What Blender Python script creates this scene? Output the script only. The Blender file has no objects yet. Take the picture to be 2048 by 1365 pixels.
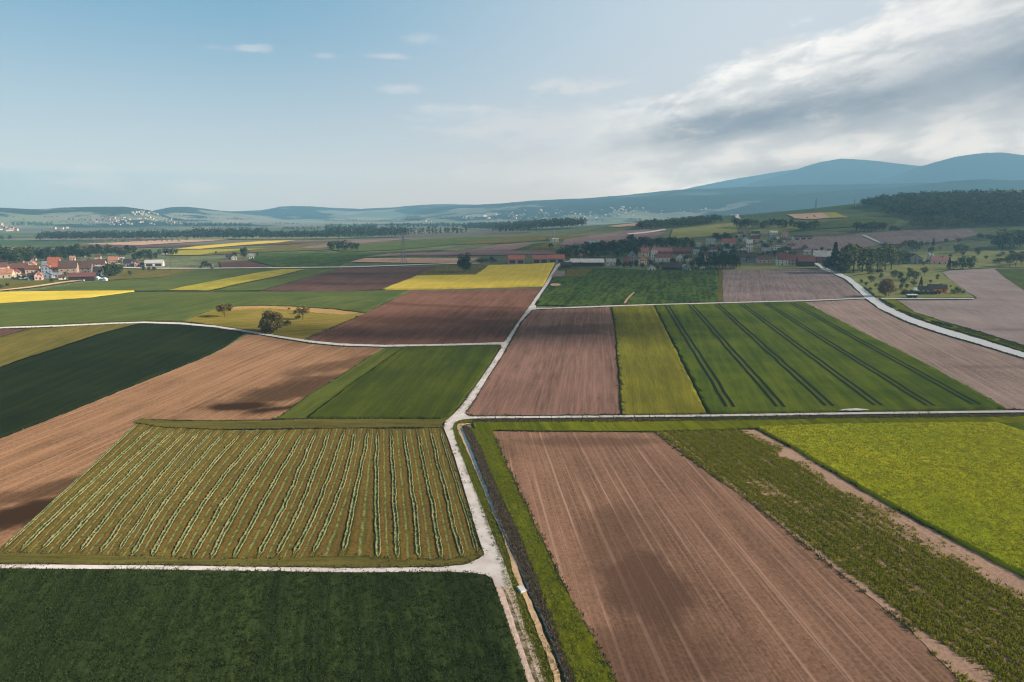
import bpy, bmesh, math, random
import numpy as np
from mathutils import Vector, Matrix
from mathutils.geometry import delaunay_2d_cdt
R = math.radians
rnd = random.Random(7)
rng = np.random.default_rng(11)
scene = bpy.context.scene
COL = scene.collection
# ------------------------------------------------------------------ camera geometry (photo pixels 2048 x 1365, 24 mm lens, drone at 60 m)
CAMZ, F, CU, CV, HORIZON = 60.0, 1365.0, 1024.0, 682.5, 425.0
PITCH = math.atan((CV - HORIZON) / F)
CP, SP = math.cos(PITCH), math.sin(PITCH)
def rays(uv):
    uv = np.atleast_2d(np.asarray(uv, float))
    x = (uv[:, 0] - CU) / F; y = (CV - uv[:, 1]) / F
    d = np.stack([x, CP + y * SP, -SP + y * CP], 1)
    return d
def azel(u, v):
    d = rays([(u, v)])[0]
    return math.atan2(d[0], d[1]), math.atan2(d[2], math.hypot(d[0], d[1]))
# ------------------------------------------------------------------ terrain
def sstep(a, b, x):
    t = np.clip((x - a) / (b - a), 0, 1); return t * t * (3 - 2 * t)
def hash2(i, j):
    n = np.sin(i * 127.1 + j * 311.7) * 43758.5453
    return n - np.floor(n)
def vnoise(x, y):
    i = np.floor(x); j = np.floor(y); fx = x - i; fy = y - j
    fx = fx * fx * (3 - 2 * fx); fy = fy * fy * (3 - 2 * fy)
    return (hash2(i, j) * (1 - fx) + hash2(i + 1, j) * fx) * (1 - fy) + (hash2(i, j + 1) * (1 - fx) + hash2(i + 1, j + 1) * fx) * fy
def fbm(x, y, o=4):
    s = 0; a = .5
    for k in range(o):
        s = s + a * vnoise(x + 17 * k, y - 31 * k); x = x * 2.03; y = y * 2.03; a *= .5
    return s
GAUSS = [(-200, 335, 115, 85, 6.0), (-165, 432, 60, 34, 5.), (1200, 1250, 420, 380, 80), (1300, 1900, 400, 350, 85), (450, 1700, 350, 400, 30)]
RIDGES = [   # crest distance, foot distance, skyline table in photo pixels, roughness
    (4600, 3300, [(-500,416),(-300,418),(0,416),(60,418),(90,418),(130,415),(180,414),(250,413),(300,420),(330,430),(380,447)], 9),
    (5600, 4300, [(240,447),(310,421),(340,415),(370,413.5),(400,416),(440,421),(470,424),(520,431),(600,447)], 8),
    (7200, 5600, [(-500,421),(300,428),(420,424),(470,423),(520,421),(545,417),(560,413.5),(590,412),(620,413),(660,416),(720,418),(790,415),(840,410),(900,408),(960,410),(1050,414),(1200,420)], 8),
    (6500, 3500, [(680,447),(780,437),(830,424),(870,416),(920,412),(1000,408),(1060,403),(1140,399),(1200,396),(1280,388),(1350,381),(1420,378),(1500,375),(1600,371),(1700,369),(1850,366),(2048,362),(2500,360)], 14),
    (10400, 8200, [(1200,425),(1330,390),(1365,380),(1400,372),(1450,362),(1500,353),(1560,343),(1600,338),(1700,340),(1900,380)], 12),
    (9200, 7200, [(1400,400),(1500,367),(1540,356),(1580,345),(1610,334),(1640,325),(1680,318),(1740,321),(1800,328),(1850,334),(1880,341),(2000,370)], 14),
    (8300, 6600, [(1700,380),(1780,356),(1830,337),(1870,325),(1910,314),(1970,306),(2005,306),(2048,311),(2150,300),(2400,320)], 14)]
RT = []
for D, D0, tab, rough in RIDGES:
    ae = [azel(u, v) for u, v in tab]
    RT.append((D, D0, np.array([a for a, e in ae]), np.array([CAMZ + D * math.tan(e) for a, e in ae]), rough))
def H(x, y):
    x = np.asarray(x, float); y = np.asarray(y, float)
    z = np.zeros(np.broadcast(x, y).shape)
    for cx, cy, sx, sy, a in GAUSS:
        z = z + a * np.exp(-.5 * ((x - cx) / sx) ** 2 - .5 * ((y - cy) / sy) ** 2)
    r = np.hypot(x, y); az = np.arctan2(x, y)
    far = r > 3000
    if np.any(far):
        shp = z.shape
        if shp == (): x, y, r, az, z, far = (np.atleast_1d(q) for q in (x, y, r, az, z, far))
        x, y = np.broadcast_arrays(x, y)
        xf, yf, rf, af, zf = x[far], y[far], r[far], az[far], z[far]
        n1 = fbm(xf / 900 + 50, yf / 900 + 50, 4) - .47; n2 = fbm(xf / 160, yf / 160, 3) - .44
        for D, D0, A, Z, rough in RT:
            c = np.interp(af, A, Z)
            c = np.where((af < A[0] - .02) | (af > A[-1] + .02), np.minimum(c, 0), c)
            s0 = sstep(D0, D, rf); s = s0 * (1 - .5 * sstep(D * 1.02, D * 1.5, rf))
            zf = np.maximum(zf, c * s + (0 if D < 8000 else 1) * s0 * (.42 - np.abs(fbm(xf / 700 + D, yf / 1500, 3) - .45) * 2.6) * 130 * np.clip(1.02 - s0, 0, 1) * 1.6 + s0 * 4 * (1 - s0) * n1 * np.clip(c, 0, 400) * .8 + n2 * rough * s0 * (c > 5))
        z = z.copy(); z[far] = zf; z = z.reshape(shp)
    return z
TS = np.geomspace(60, 13000, 700)
def hits(uv):
    """points of the terrain seen at photo pixels"""
    d = rays(uv); out = np.zeros((len(d), 3))
    for k in range(0, len(d), 400):
        dd = d[k:k + 400]
        x = dd[:, :1] * TS; y = dd[:, 1:2] * TS; z = CAMZ + dd[:, 2:3] * TS
        below = z < H(x, y)
        i = np.argmax(below, 1); i = np.where(below.any(1), i, len(TS) - 1); i = np.maximum(i, 1)
        lo = TS[i - 1]; hi = TS[i]
        for _ in range(16):
            m = (lo + hi) / 2
            b = CAMZ + dd[:, 2] * m < H(dd[:, 0] * m, dd[:, 1] * m)
            hi = np.where(b, m, hi); lo = np.where(b, lo, m)
        out[k:k + 400] = np.stack([dd[:, 0] * hi, dd[:, 1] * hi, H(dd[:, 0] * hi, dd[:, 1] * hi)], 1)
    return out
def P(u, v): return Vector(hits([(u, v)])[0])
def depth(p): return p[1] * CP - (p[2] - CAMZ) * SP
def mpp(p): return depth(p) / F          # metres per photo pixel at a point
# ------------------------------------------------------------------ object helpers
def tag(o, label, cat=None, group=None, kind=None):
    o['label'] = label
    if cat: o['category'] = cat
    if group: o['group'] = group
    if kind: o['kind'] = kind
    return o
def link(name, me, mat=None, parent=None):
    o = bpy.data.objects.new(name, me); COL.objects.link(o)
    if mat is not None:
        for m in (mat if isinstance(mat, (list, tuple)) else [mat]): me.materials.append(m)
    if parent is not None: o.parent = parent
    return o
def empty(name, loc, rz=0, sc=(1, 1, 1)):
    o = bpy.data.objects.new(name, None); COL.objects.link(o)
    o.location = loc; o.rotation_euler = (0, 0, rz); o.scale = sc; o.empty_display_size = .5
    return o
def npmesh(name, verts, faces, smooth=False, uv=None, matidx=None):
    """verts (n,3); faces: array (m,k) all of one size"""
    me = bpy.data.meshes.new(name)
    verts = np.asarray(verts, np.float32); faces = np.asarray(faces, np.int32)
    m, k = faces.shape
    me.vertices.add(len(verts)); me.vertices.foreach_set('co', verts.ravel())
    me.loops.add(m * k); me.loops.foreach_set('vertex_index', faces.ravel())
    me.polygons.add(m)
    me.polygons.foreach_set('loop_start', np.arange(0, m * k, k, dtype=np.int32))
    try: me.polygons.foreach_set('loop_total', np.full(m, k, np.int32))
    except Exception: pass
    if smooth: me.polygons.foreach_set('use_smooth', np.ones(m, bool))
    if matidx is not None: me.polygons.foreach_set('material_index', np.asarray(matidx, np.int32))
    if uv is not None:
        l = me.uv_layers.new(name='UVMap'); l.data.foreach_set('uv', np.asarray(uv, np.float32)[faces.ravel()].ravel())
    me.update(calc_edges=True)
    return me
class MB:
    """boxes, prisms and tubes collected into one mesh"""
    def __init__(s): s.v = []; s.f = []
    def add(s, vs, fs):
        n = len(s.v); s.v += [tuple(v) for v in vs]; s.f += [tuple(n + i for i in f) for f in fs]
    def box(s, x0, x1, y0, y1, z0, z1):
        s.add([(x0,y0,z0),(x1,y0,z0),(x1,y1,z0),(x0,y1,z0),(x0,y0,z1),(x1,y0,z1),(x1,y1,z1),(x0,y1,z1)],
              [(3,2,1,0),(4,5,6,7),(0,1,5,4),(1,2,6,5),(2,3,7,6),(3,0,4,7)])
    def tube(s, p, q, r0, r1, n=6):
        p = Vector(p); q = Vector(q); d = (q - p).normalized(); a = d.orthogonal().normalized(); b = d.cross(a)
        vs = []
        for c, r in ((p, r0), (q, r1)):
            for k in range(n):
                t = 2 * math.pi * k / n; vs.append(c + a * (r * math.cos(t)) + b * (r * math.sin(t)))
        s.add(vs, [(k, (k + 1) % n, n + (k + 1) % n, n + k) for k in range(n)] + [tuple(range(n - 1, -1, -1)), tuple(range(n, 2 * n))])
    def mesh(s, name):
        me = bpy.data.meshes.new(name); me.from_pydata(s.v, [], s.f); me.update(); return me
    def build(s, name, mat, parent=None): return link(name, s.mesh(name), mat, parent)
# ------------------------------------------------------------------ node helpers
def lin(c): return tuple((x / 255 / 12.92 if x / 255 <= .04045 else ((x / 255 + .055) / 1.055) ** 2.4) for x in c) + (1,)
class NT:
    def __init__(s, tree): s.t = tree; s.n = tree.nodes; s.l = tree.links
    def node(s, typ, ins=None, **props):
        n = s.n.new(typ)
        for k, v in props.items(): setattr(n, k, v)
        for k, v in (ins or {}).items():
            if isinstance(v, bpy.types.NodeSocket): s.l.new(v, n.inputs[k])
            else: n.inputs[k].default_value = v
        return n
    def m(s, op, a, b=None, c=None, clamp=False):
        d = {0: a}
        if b is not None: d[1] = b
        if c is not None: d[2] = c
        return s.node('ShaderNodeMath', d, operation=op, use_clamp=clamp).outputs[0]
    def vm(s, op, a, b=None):
        d = {0: a}
        if b is not None: d[1] = b
        return s.node('ShaderNodeVectorMath', d, operation=op).outputs[0]
    def xyz(s, v): return s.node('ShaderNodeSeparateXYZ', {0: v}).outputs
    def vec(s, x=0., y=0., z=0.): return s.node('ShaderNodeCombineXYZ', {0: x, 1: y, 2: z}).outputs[0]
    def noise(s, v, scale=1., detail=3., rough=.5, dist=0.): return s.node('ShaderNodeTexNoise', {'Vector': v, 'Scale': scale, 'Detail': detail, 'Roughness': rough, 'Distortion': dist}).outputs['Fac']
    def mix(s, f, a, b, mode='MIX'):
        n = s.n.new('ShaderNodeMix'); n.data_type = 'RGBA'; n.blend_type = mode
        for i, v in ((0, f), (6, a), (7, b)):
            if isinstance(v, bpy.types.NodeSocket): s.l.new(v, n.inputs[i])
            else: n.inputs[i].default_value = v
        return n.outputs[2]
    def step(s, x, a, b, lo=0., hi=1.):
        return s.node('ShaderNodeMapRange', {0: x, 1: a, 2: b, 3: lo, 4: hi}, interpolation_type='SMOOTHSTEP').outputs[0]
def new_mat(name):
    m = bpy.data.materials.new(name); m.use_nodes = True; m.node_tree.nodes.clear()
    return m, NT(m.node_tree)
def finish(t, col, bump=None, strength=.4, dist=.1, rough=None, trans=0., spec=None):
    kw = {}
    if bump is not None:
        kw['Normal'] = t.node('ShaderNodeBump', {'Strength': strength, 'Distance': dist, 'Height': bump}).outputs[0]
    if rough is not None:
        sh = t.node('ShaderNodeBsdfPrincipled', {'Base Color': col, 'Roughness': rough, **kw})
        if spec is not None: sh.inputs['Specular IOR Level'].default_value = spec
        out = sh.outputs[0]
    else: out = t.node('ShaderNodeBsdfDiffuse', {'Color': col, 'Roughness': .6, **kw}).outputs[0]
    if trans:
        tr = t.node('ShaderNodeBsdfTranslucent', {'Color': col}).outputs[0]
        out = t.node('ShaderNodeMixShader', {0: trans, 1: out, 2: tr}).outputs[0]
    t.node('ShaderNodeOutputMaterial', {'Surface': out})
ILL = (.9, 1.0, 1.08)
def alb(c, k=1.):       # sunlit look in the photo (sRGB 0-255) -> surface colour
    l = lin(c); return tuple(min(.85, x / q * k) for x, q in zip(l[:3], ILL)) + (1,)
def rotpos(t, ang):
    p = t.node('ShaderNodeNewGeometry').outputs['Position']
    ca, sa = math.cos(ang), math.sin(ang)
    x, y, z = t.xyz(p)
    ac = t.m('SUBTRACT', t.m('MULTIPLY', x, ca), t.m('MULTIPLY', y, sa))     # across the rows
    al = t.m('ADD', t.m('MULTIPLY', x, sa), t.m('MULTIPLY', y, ca))          # along the rows
    return p, ac, al
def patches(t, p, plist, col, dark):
    """dark patches mixed into the soil colour, part moist soil, part painted cloud shade: (u, v, rx_m, ry_m, rot_deg, amount)"""
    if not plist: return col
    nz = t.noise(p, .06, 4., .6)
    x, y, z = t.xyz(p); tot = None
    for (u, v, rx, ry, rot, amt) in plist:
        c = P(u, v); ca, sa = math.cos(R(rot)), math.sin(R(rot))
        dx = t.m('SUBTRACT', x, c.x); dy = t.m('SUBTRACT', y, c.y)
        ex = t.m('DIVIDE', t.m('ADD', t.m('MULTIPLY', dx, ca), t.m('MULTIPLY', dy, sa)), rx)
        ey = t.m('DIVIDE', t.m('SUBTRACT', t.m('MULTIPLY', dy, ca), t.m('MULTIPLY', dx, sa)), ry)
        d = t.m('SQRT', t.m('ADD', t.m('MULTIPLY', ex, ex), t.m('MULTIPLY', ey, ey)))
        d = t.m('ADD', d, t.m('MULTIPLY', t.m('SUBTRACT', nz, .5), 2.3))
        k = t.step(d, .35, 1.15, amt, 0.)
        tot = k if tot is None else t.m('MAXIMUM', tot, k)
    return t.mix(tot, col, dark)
def dir_angle(d):
    a, b = hits([d[0], d[1]]); dx, dy = b[0] - a[0], b[1] - a[1]
    return math.atan2(dx, dy)
def soil_mat(name, c, d, row=.75, rows=.5, lines=None, plist=None, light=None, k=1., grain=1., drk=.42):
    """worked soil: fine furrows along d, crumb grain, broad tone changes, thin pale drill lines (period, width, strength)"""
    m, t = new_mat(name); base = alb(c, k); ang = dir_angle(d)
    p, ac, al = rotpos(t, ang)
    f1 = t.noise(t.vec(t.m('MULTIPLY', ac, 1 / row), t.m('MULTIPLY', al, .04)), 1., 2., .6)
    f2 = t.noise(t.vec(t.m('MULTIPLY', ac, .22), t.m('MULTIPLY', al, .006), 5.), 1., 3., .6)
    f3 = t.noise(p, 1.6 * grain, 4., .75)
    f4 = t.noise(p, .025, 4., .6)
    v = t.m('ADD', t.m('MULTIPLY', t.m('SUBTRACT', f1, .5), 1.2 * rows), t.m('MULTIPLY', t.m('SUBTRACT', f2, .5), 1.0 * rows))
    v = t.m('ADD', v, t.m('MULTIPLY', t.m('SUBTRACT', f3, .5), 1.3))
    v = t.m('ADD', v, t.m('MULTIPLY', t.m('SUBTRACT', f4, .5), .7))
    dk = tuple(x * .5 for x in base[:3]) + (1,); lt = light and alb(light, k) or tuple(min(.8, x * 1.45) for x in base[:3]) + (1,)
    col = t.mix(t.step(v, -.55, .55), dk, lt)
    if lines:
        for (per, w, st) in lines:
            wob = t.noise(t.vec(t.m('MULTIPLY', ac, .15), t.m('MULTIPLY', al, .01), 9.), 1., 2., .5)
            q = t.m('FRACT', t.m('ADD', t.m('DIVIDE', ac, per), t.m('MULTIPLY', wob, .16)))
            dd = t.m('ABSOLUTE', t.m('SUBTRACT', q, .5))
            br = t.step(t.noise(t.vec(t.m('MULTIPLY', ac, .35), t.m('MULTIPLY', al, .02), 3.), 1., 2., .5), .35, .6)
            kk = t.m('MULTIPLY', t.step(dd, 0., w / per, st, 0.), br)
            col = t.mix(kk, col, tuple(min(.8, x * y) for x, y in zip(base[:3], (1.75, 1.95, 2.15))) + (1,))
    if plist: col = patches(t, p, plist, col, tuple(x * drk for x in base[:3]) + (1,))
    finish(t, col, t.m('ADD', t.m('MULTIPLY', f1, .6), f3), .7, .12)
    return m
def crop_mat(name, c, d, c2=None, row=.4, rows=.35, big=.9, fine=1.2, k=1., trans=0., scale=1., drk=.5):
    """standing crop or grass: leaf-sized speckle, rows, broad uneven growth towards colour c2"""
    m, t = new_mat(name); base = alb(c, k); b2 = alb(c2, k) if c2 else tuple(min(.8, x * 1.4) for x in base[:3]) + (1,)
    p, ac, al = rotpos(t, dir_angle(d))
    f1 = t.noise(t.vec(t.m('MULTIPLY', ac, 1 / row), t.m('MULTIPLY', al, .08)), 1., 2., .6)
    f2 = t.noise(t.vec(t.m('MULTIPLY', ac, .3), t.m('MULTIPLY', al, .012), 4.), 1., 3., .6)
    f3 = t.noise(p, 1.3 * scale, 5., .8)
    f4 = t.noise(p, .03, 5., .62)
    col = t.mix(t.step(t.m('ADD', f4, t.m('MULTIPLY', t.m('SUBTRACT', f2, .5), .7)), .5 - .22 / max(big, .1), .5 + .22 / max(big, .1)), base, b2)
    v = t.m('ADD', t.m('MULTIPLY', t.m('SUBTRACT', f3, .5), fine), t.m('MULTIPLY', t.m('SUBTRACT', f1, .5), rows * 1.6))
    v = t.m('ADD', v, t.m('MULTIPLY', t.m('SUBTRACT', f2, .5), rows))
    col = t.mix(t.step(v, -.5, .35, 1., 0.), col, t.mix(1., col, (drk, drk, drk, 1), 'MULTIPLY'))
    finish(t, col, t.m('ADD', f3, t.m('MULTIPLY', f1, .5)), .8, .25, trans=trans)
    return m
def plain_mat(name, c, rough=.8, var=.25, sc=1., raw=False, spec=.05):
    m, t = new_mat(name); base = c if raw else alb(c)
    if len(base) == 3: base = tuple(base) + (1,)
    p = t.node('ShaderNodeTexCoord').outputs['Object']
    n = t.noise(p, sc, 4., .65)
    col = t.mix(t.step(n, .3, .7), tuple(x * (1 - var) for x in base[:3]) + (1,), tuple(min(.85, x * (1 + var * .6)) for x in base[:3]) + (1,))
    finish(t, col, rough=rough, spec=spec)
    return m
def leaf_mat(name, c, var=.6, hue=None, trans=.25, clump=True):
    m, t = new_mat(name); b = c + (1,)
    r = t.node('ShaderNodeNewGeometry').outputs['Random Per Island']
    ob = t.node('ShaderNodeObjectInfo').outputs['Random']
    x = tuple(v * (1 - var) for v in c) + (1,); y = (hue or tuple(min(.6, v * (1 + var)) for v in c)) + (1,)
    col = t.mix(r, x, y)
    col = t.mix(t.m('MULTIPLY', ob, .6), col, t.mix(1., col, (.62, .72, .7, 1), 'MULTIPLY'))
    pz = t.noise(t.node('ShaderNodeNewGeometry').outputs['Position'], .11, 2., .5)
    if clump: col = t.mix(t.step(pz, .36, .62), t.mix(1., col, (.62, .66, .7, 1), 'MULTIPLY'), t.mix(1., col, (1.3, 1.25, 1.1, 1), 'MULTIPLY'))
    finish(t, col, trans=trans)
    return m
# settings that were matched against the photograph
DENOISE = True
EXPO = 0.72
HAZE = (1.65e-4, (.38, .76, 1.0), (.33, .35, .37))
SKYV = (.75, (126, 182, 214), .8)
# clouds: photo point whose ground they shade, half widths in metres across / along the view, turn, thickness
CLOUDS = [(1300, 528, 330, 300, 0, .45), (1700, 478, 420, 280, 0, .3), (1440, 684, 135, 32, 4, .75), (1560, 650, 110, 50, 0, .6), (60, 1335, 80, 52, 0, .8), (20, 1040, 46, 30, 0, .7)]
# ------------------------------------------------------------------ ground sheet
def build_ground():
    az = np.concatenate([np.arange(-180, -54, 6), np.arange(-54, -46, .5), np.arange(-46, 46, .16), np.arange(46, 54, .5), np.arange(54, 180, 6)])
    az = np.radians(az)
    r = np.concatenate([[1.], np.geomspace(12, 13000, 600)])
    A, RR = np.meshgrid(az, r)
    x = RR * np.sin(A); y = RR * np.cos(A)
    z = H(x, y) - .12 - .00035 * np.minimum(RR, 4000)
    n, k = A.shape
    idx = np.arange(n * k).reshape(n, k)
    nx = np.roll(idx, -1, 1)
    f = np.stack([idx[:-1], nx[:-1], nx[1:], idx[1:]], -1).reshape(-1, 4)
    f = f[:, ::-1]
    vs = np.stack([x, y, z], -1).reshape(-1, 3)
    m, t = new_mat('countryside')
    p = t.node('ShaderNodeNewGeometry').outputs['Position']
    x_, y_, z_ = t.xyz(p)
    r_ = t.node('ShaderNodeVectorMath', {0: t.vec(x_, y_, 0.)}, operation='LENGTH').outputs['Value']
    rv = t.node('ShaderNodeVectorRotate', {'Vector': t.vec(x_, y_, 0.), 'Angle': R(24)}, rotation_type='Z_AXIS').outputs[0]
    sv = t.vm('MULTIPLY', rv, (1 / 420., 1 / 230., 0.))
    vo = t.node('ShaderNodeTexVoronoi', {'Vector': sv, 'Scale': 1.}, distance='CHEBYCHEV').outputs['Color']
    h1 = t.xyz(vo)[0]
    rp = t.node('ShaderNodeValToRGB', {0: h1}); cr = rp.color_ramp; cr.interpolation = 'CONSTANT'
    pal = [(0, (.075, .11, .045)), (.2, (.13, .15, .07)), (.36, (.2, .155, .115)), (.5, (.06, .1, .04)), (.62, (.27, .22, .13)), (.72, (.1, .14, .04)), (.84, (.17, .13, .11)), (.93, (.24, .24, .08))]
    cr.elements[0].color = pal[0][1] + (1,)
    cr.elements[1].position = pal[1][0]; cr.elements[1].color = pal[1][1] + (1,)
    for q, c in pal[2:]:
        e = cr.elements.new(q); e.color = c + (1,)
    far = rp.outputs[0]
    gr = t.mix(t.step(t.noise(p, .02, 4., .6), .35, .65), (.14, .155, .075, 1), (.23, .23, .12, 1))
    gr = t.mix(t.step(t.noise(p, 1.1, 5., .8), .3, .62, .75, 0.), gr, (.045, .07, .02, 1))
    col = t.mix(t.step(r_, 1300., 1700.), gr, far)
    # woods on the far hills, fields between them
    wn = t.noise(t.vm('MULTIPLY', p, (1 / 900., 1 / 900., 0.)), 1., 5., .62)
    hill = t.m('MULTIPLY', t.step(z_, 12., 90.), t.step(r_, 3200., 4200.))
    wood = t.step(t.m('ADD', wn, t.m('MULTIPLY', hill, .12)), .515, .55)
    wood = t.m('MULTIPLY', wood, t.step(r_, 2900., 3400.))
    wood = t.m('MAXIMUM', wood, t.step(z_, 170., 240.))
    wc = t.mix(t.step(t.noise(p, .03, 4., .7), .3, .7), (.014, .026, .02, 1), (.04, .06, .036, 1))
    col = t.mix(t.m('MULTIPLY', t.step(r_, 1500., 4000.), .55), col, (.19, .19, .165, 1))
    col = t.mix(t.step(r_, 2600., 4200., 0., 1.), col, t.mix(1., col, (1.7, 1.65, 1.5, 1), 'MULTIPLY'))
    col = t.mix(wood, col, wc)
    finish(t, col, t.noise(p, .05, 5., .75), 1., 6.)
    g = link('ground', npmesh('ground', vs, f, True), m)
    tag(g, 'broad valley floor with a patchwork of far fields and wooded hills', 'ground', kind='structure')
build_ground()
# ------------------------------------------------------------------ fields and roads
def densify(px, step):
    out = []
    n = len(px)
    for i in range(n):
        a = np.array(px[i], float); b = np.array(px[(i + 1) % n], float)
        k = max(1, int(np.hypot(*(b - a)) / step))
        out += [tuple(a + (b - a) * j / k) for j in range(k)]
    return out
def inside(poly, x, y):
    px, py = poly[:, 0], poly[:, 1]; res = np.zeros(len(x), bool); j = len(px) - 1
    for i in range(len(px)):
        c = ((py[i] > y) != (py[j] > y)) & (x < (px[j] - px[i]) * (y - py[i]) / (py[j] - py[i] + 1e-12) + px[i])
        res ^= c; j = i
    return res
LAYER = [0]
FIELDS = {}
def sheet(name, label, px, mat, dz=0., amp=0., nscale=1., grid=None, skirt=0., kind='structure', cat='field', step=8, rag=None, parent=None, maxn=16000, world=None):
    """a draped sheet whose outline is given in photo pixels; amp = height of the growth's unevenness (m)"""
    LAYER[0] += 1
    w = np.asarray(world) if world is not None else hits(densify(px, step))[:, :2]
    if rag is None: rag = .0018 * np.hypot(w[:, :1], w[:, 1:]) + .15
    if np.any(rag):
        nn = fbm(w[:, 0] * .7, w[:, 1] * .7, 3) - .45; mm = fbm(w[:, 1] * .7 + 90, w[:, 0] * .7, 3) - .45
        w = w + np.stack([nn, mm], 1) * rag * 2
    lo, hi = w.min(0), w.max(0)
    area = .5 * abs(np.dot(w[:, 0], np.roll(w[:, 1], 1)) - np.dot(w[:, 1], np.roll(w[:, 0], 1)))
    if grid is None: grid = max(2.5, math.sqrt(area / 2500))
    grid = max(grid, math.sqrt(area / maxn))
    gx, gy = np.meshgrid(np.arange(lo[0], hi[0], grid), np.arange(lo[1], hi[1], grid))
    gx = gx.ravel() + rng.uniform(-.3, .3, gx.size) * grid; gy = gy.ravel() + rng.uniform(-.3, .3, gy.size) * grid
    ok = inside(w, gx, gy)
    pts = np.concatenate([w, np.stack([gx[ok], gy[ok]], 1)])
    nb = len(w)
    vs, es, fs, ov, oe, of = delaunay_2d_cdt([Vector(q) for q in pts], [], [list(range(nb))], 1, 1e-4)
    xy = np.array([(q.x, q.y) for q in vs])
    edge = np.array([any(i < nb for i in o) for o in ov])
    d = np.hypot(xy[:, 0], xy[:, 1])
    base = H(xy[:, 0], xy[:, 1]) + LAYER[0] * .0015
    z = base + dz
    if amp:
        z = z + amp * (fbm(xy[:, 0] * nscale, xy[:, 1] * nscale, 3) - .45) * 2
    V = np.column_stack([xy, z]); T = np.array([tuple(f) for f in fs if len(f) == 3])
    c = (V[T[:, 1]] - V[T[:, 0]]); e = (V[T[:, 2]] - V[T[:, 0]])
    flip = (c[:, 0] * e[:, 1] - c[:, 1] * e[:, 0]) < 0
    T[flip] = T[flip][:, ::-1]
    if skirt:
        ed = {}
        for a, b, cc in T.tolist():
            for q in ((a, b), (b, cc), (cc, a)):
                if (q[1], q[0]) in ed: del ed[(q[1], q[0])]
                else: ed[q] = 1
        extra = []; tri = []; n0 = len(V)
        for (a, b) in ed:
            i = n0 + len(extra)
            extra += [(V[a][0], V[a][1], base[a] - skirt), (V[b][0], V[b][1], base[b] - skirt)]
            tri += [(a, i, i + 1), (a, i + 1, b)]
        V = np.concatenate([V, np.array(extra)]); T = np.concatenate([T, np.array(tri)])
    o = link(name, npmesh(name, V, T, not amp and not skirt), mat, parent)
    if parent is None: tag(o, label, cat, kind=kind)
    FIELDS[label] = w
    return o
# materials of the fields
D_R = [(1080, 1150), (1010, 925)]
M = {}
M['near_green'] = crop_mat('dense_dark_crop', (48, 62, 36), [(1010, 1230), (985, 1172)], (64, 80, 40), row=.6, fine=1.3, k=1.1, rows=.9, trans=.1, drk=.35)
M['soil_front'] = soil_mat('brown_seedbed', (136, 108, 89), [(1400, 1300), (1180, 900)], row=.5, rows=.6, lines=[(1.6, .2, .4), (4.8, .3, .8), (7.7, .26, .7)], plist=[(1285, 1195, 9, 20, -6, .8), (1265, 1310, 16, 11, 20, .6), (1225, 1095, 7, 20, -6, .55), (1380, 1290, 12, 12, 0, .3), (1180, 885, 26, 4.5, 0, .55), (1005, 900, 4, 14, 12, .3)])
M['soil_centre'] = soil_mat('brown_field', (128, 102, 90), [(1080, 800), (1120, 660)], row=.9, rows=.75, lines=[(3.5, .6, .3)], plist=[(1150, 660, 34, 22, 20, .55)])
M['soil_left'] = soil_mat('light_clay', (134, 106, 81), [(330, 800), (520, 720)], row=.9, rows=.8, lines=[(3., .6, .35)], plist=[(482, 814, 17, 6, 5, 1.), (558, 818, 15, 5, 25, 1.), (600, 778, 40, 13, 42, .75), (680, 730, 30, 9, 40, .5), (25, 1030, 24, 9, 40, 1.), (90, 985, 30, 7, 42, .7)], drk=.16)  # the two lower left patches paint cloud shade into the clay colour
M['soil_mid'] = soil_mat('red_brown_soil', (112, 83, 70), [(760, 680), (900, 600)], row=1.4, rows=.6, lines=[(6., 1., .2)], plist=[(880, 642, 95, 18, 0, .5), (870, 612, 70, 9, 0, .5), (730, 672, 25, 18, 20, .35), (1000, 655, 16, 24, 10, .3)], k=1.1)
M['soil_dark'] = soil_mat('dark_brown_soil', (94, 72, 66), [(560, 580), (700, 540)], row=2., rows=.5, plist=[(700, 548, 80, 14, 0, .6), (680, 568, 60, 14, 0, .5)])
M['soil_grey'] = soil_mat('grey_mauve_soil', (130, 117, 114), [(1560, 600), (1540, 545)], row=1.6, rows=.6, lines=[(4., .8, .3)])
M['soil_right'] = soil_mat('pinkish_grey_soil', (150, 133, 124), [(1990, 800), (1700, 625)], row=1.2, rows=.45, lines=[(4., .7, .3)], plist=[(2000, 735, 30, 4, 0, .3)])
M['soil_pale'] = soil_mat('pale_grey_soil', (152, 140, 136), [(2040, 690), (1830, 560)], row=1.3, rows=.25, plist=[(2030, 660, 26, 5, 0, .35)])
M['soil_far'] = soil_mat('far_bare_soil', (128, 110, 108), [(900, 505), (1000, 490)], row=3., rows=.4)
M['soil_tan'] = soil_mat('far_tan_soil', (178, 150, 128), [(900, 527), (905, 517)], row=3., rows=.3)
M['rape'] = crop_mat('rapeseed_bloom', (178, 162, 62), [(850, 575), (905, 550)], (192, 176, 74), row=2.5, fine=.45, rows=.35, scale=.5, k=1.25, drk=.7)
M['rape_pale'] = crop_mat('rapeseed_fading', (146, 144, 66), [(476, 570), (552, 555)], (170, 162, 58), row=3., fine=.4, rows=.6, scale=.4, k=1.05)
M['dark_left'] = crop_mat('dark_green_crop', (38, 50, 34), [(200, 780), (420, 680)], (48, 60, 36), row=.8, fine=.55, rows=.4, k=.8)
M['olive'] = crop_mat('olive_grass', (98, 98, 52), [(60, 720), (200, 664)], (114, 108, 58), row=1., fine=.7, rows=.6)
M['mid_green'] = crop_mat('young_wheat', (80, 98, 56), [(100, 640), (330, 600)], (98, 110, 58), row=1.4, fine=.4, rows=.5, scale=.5)
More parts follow.
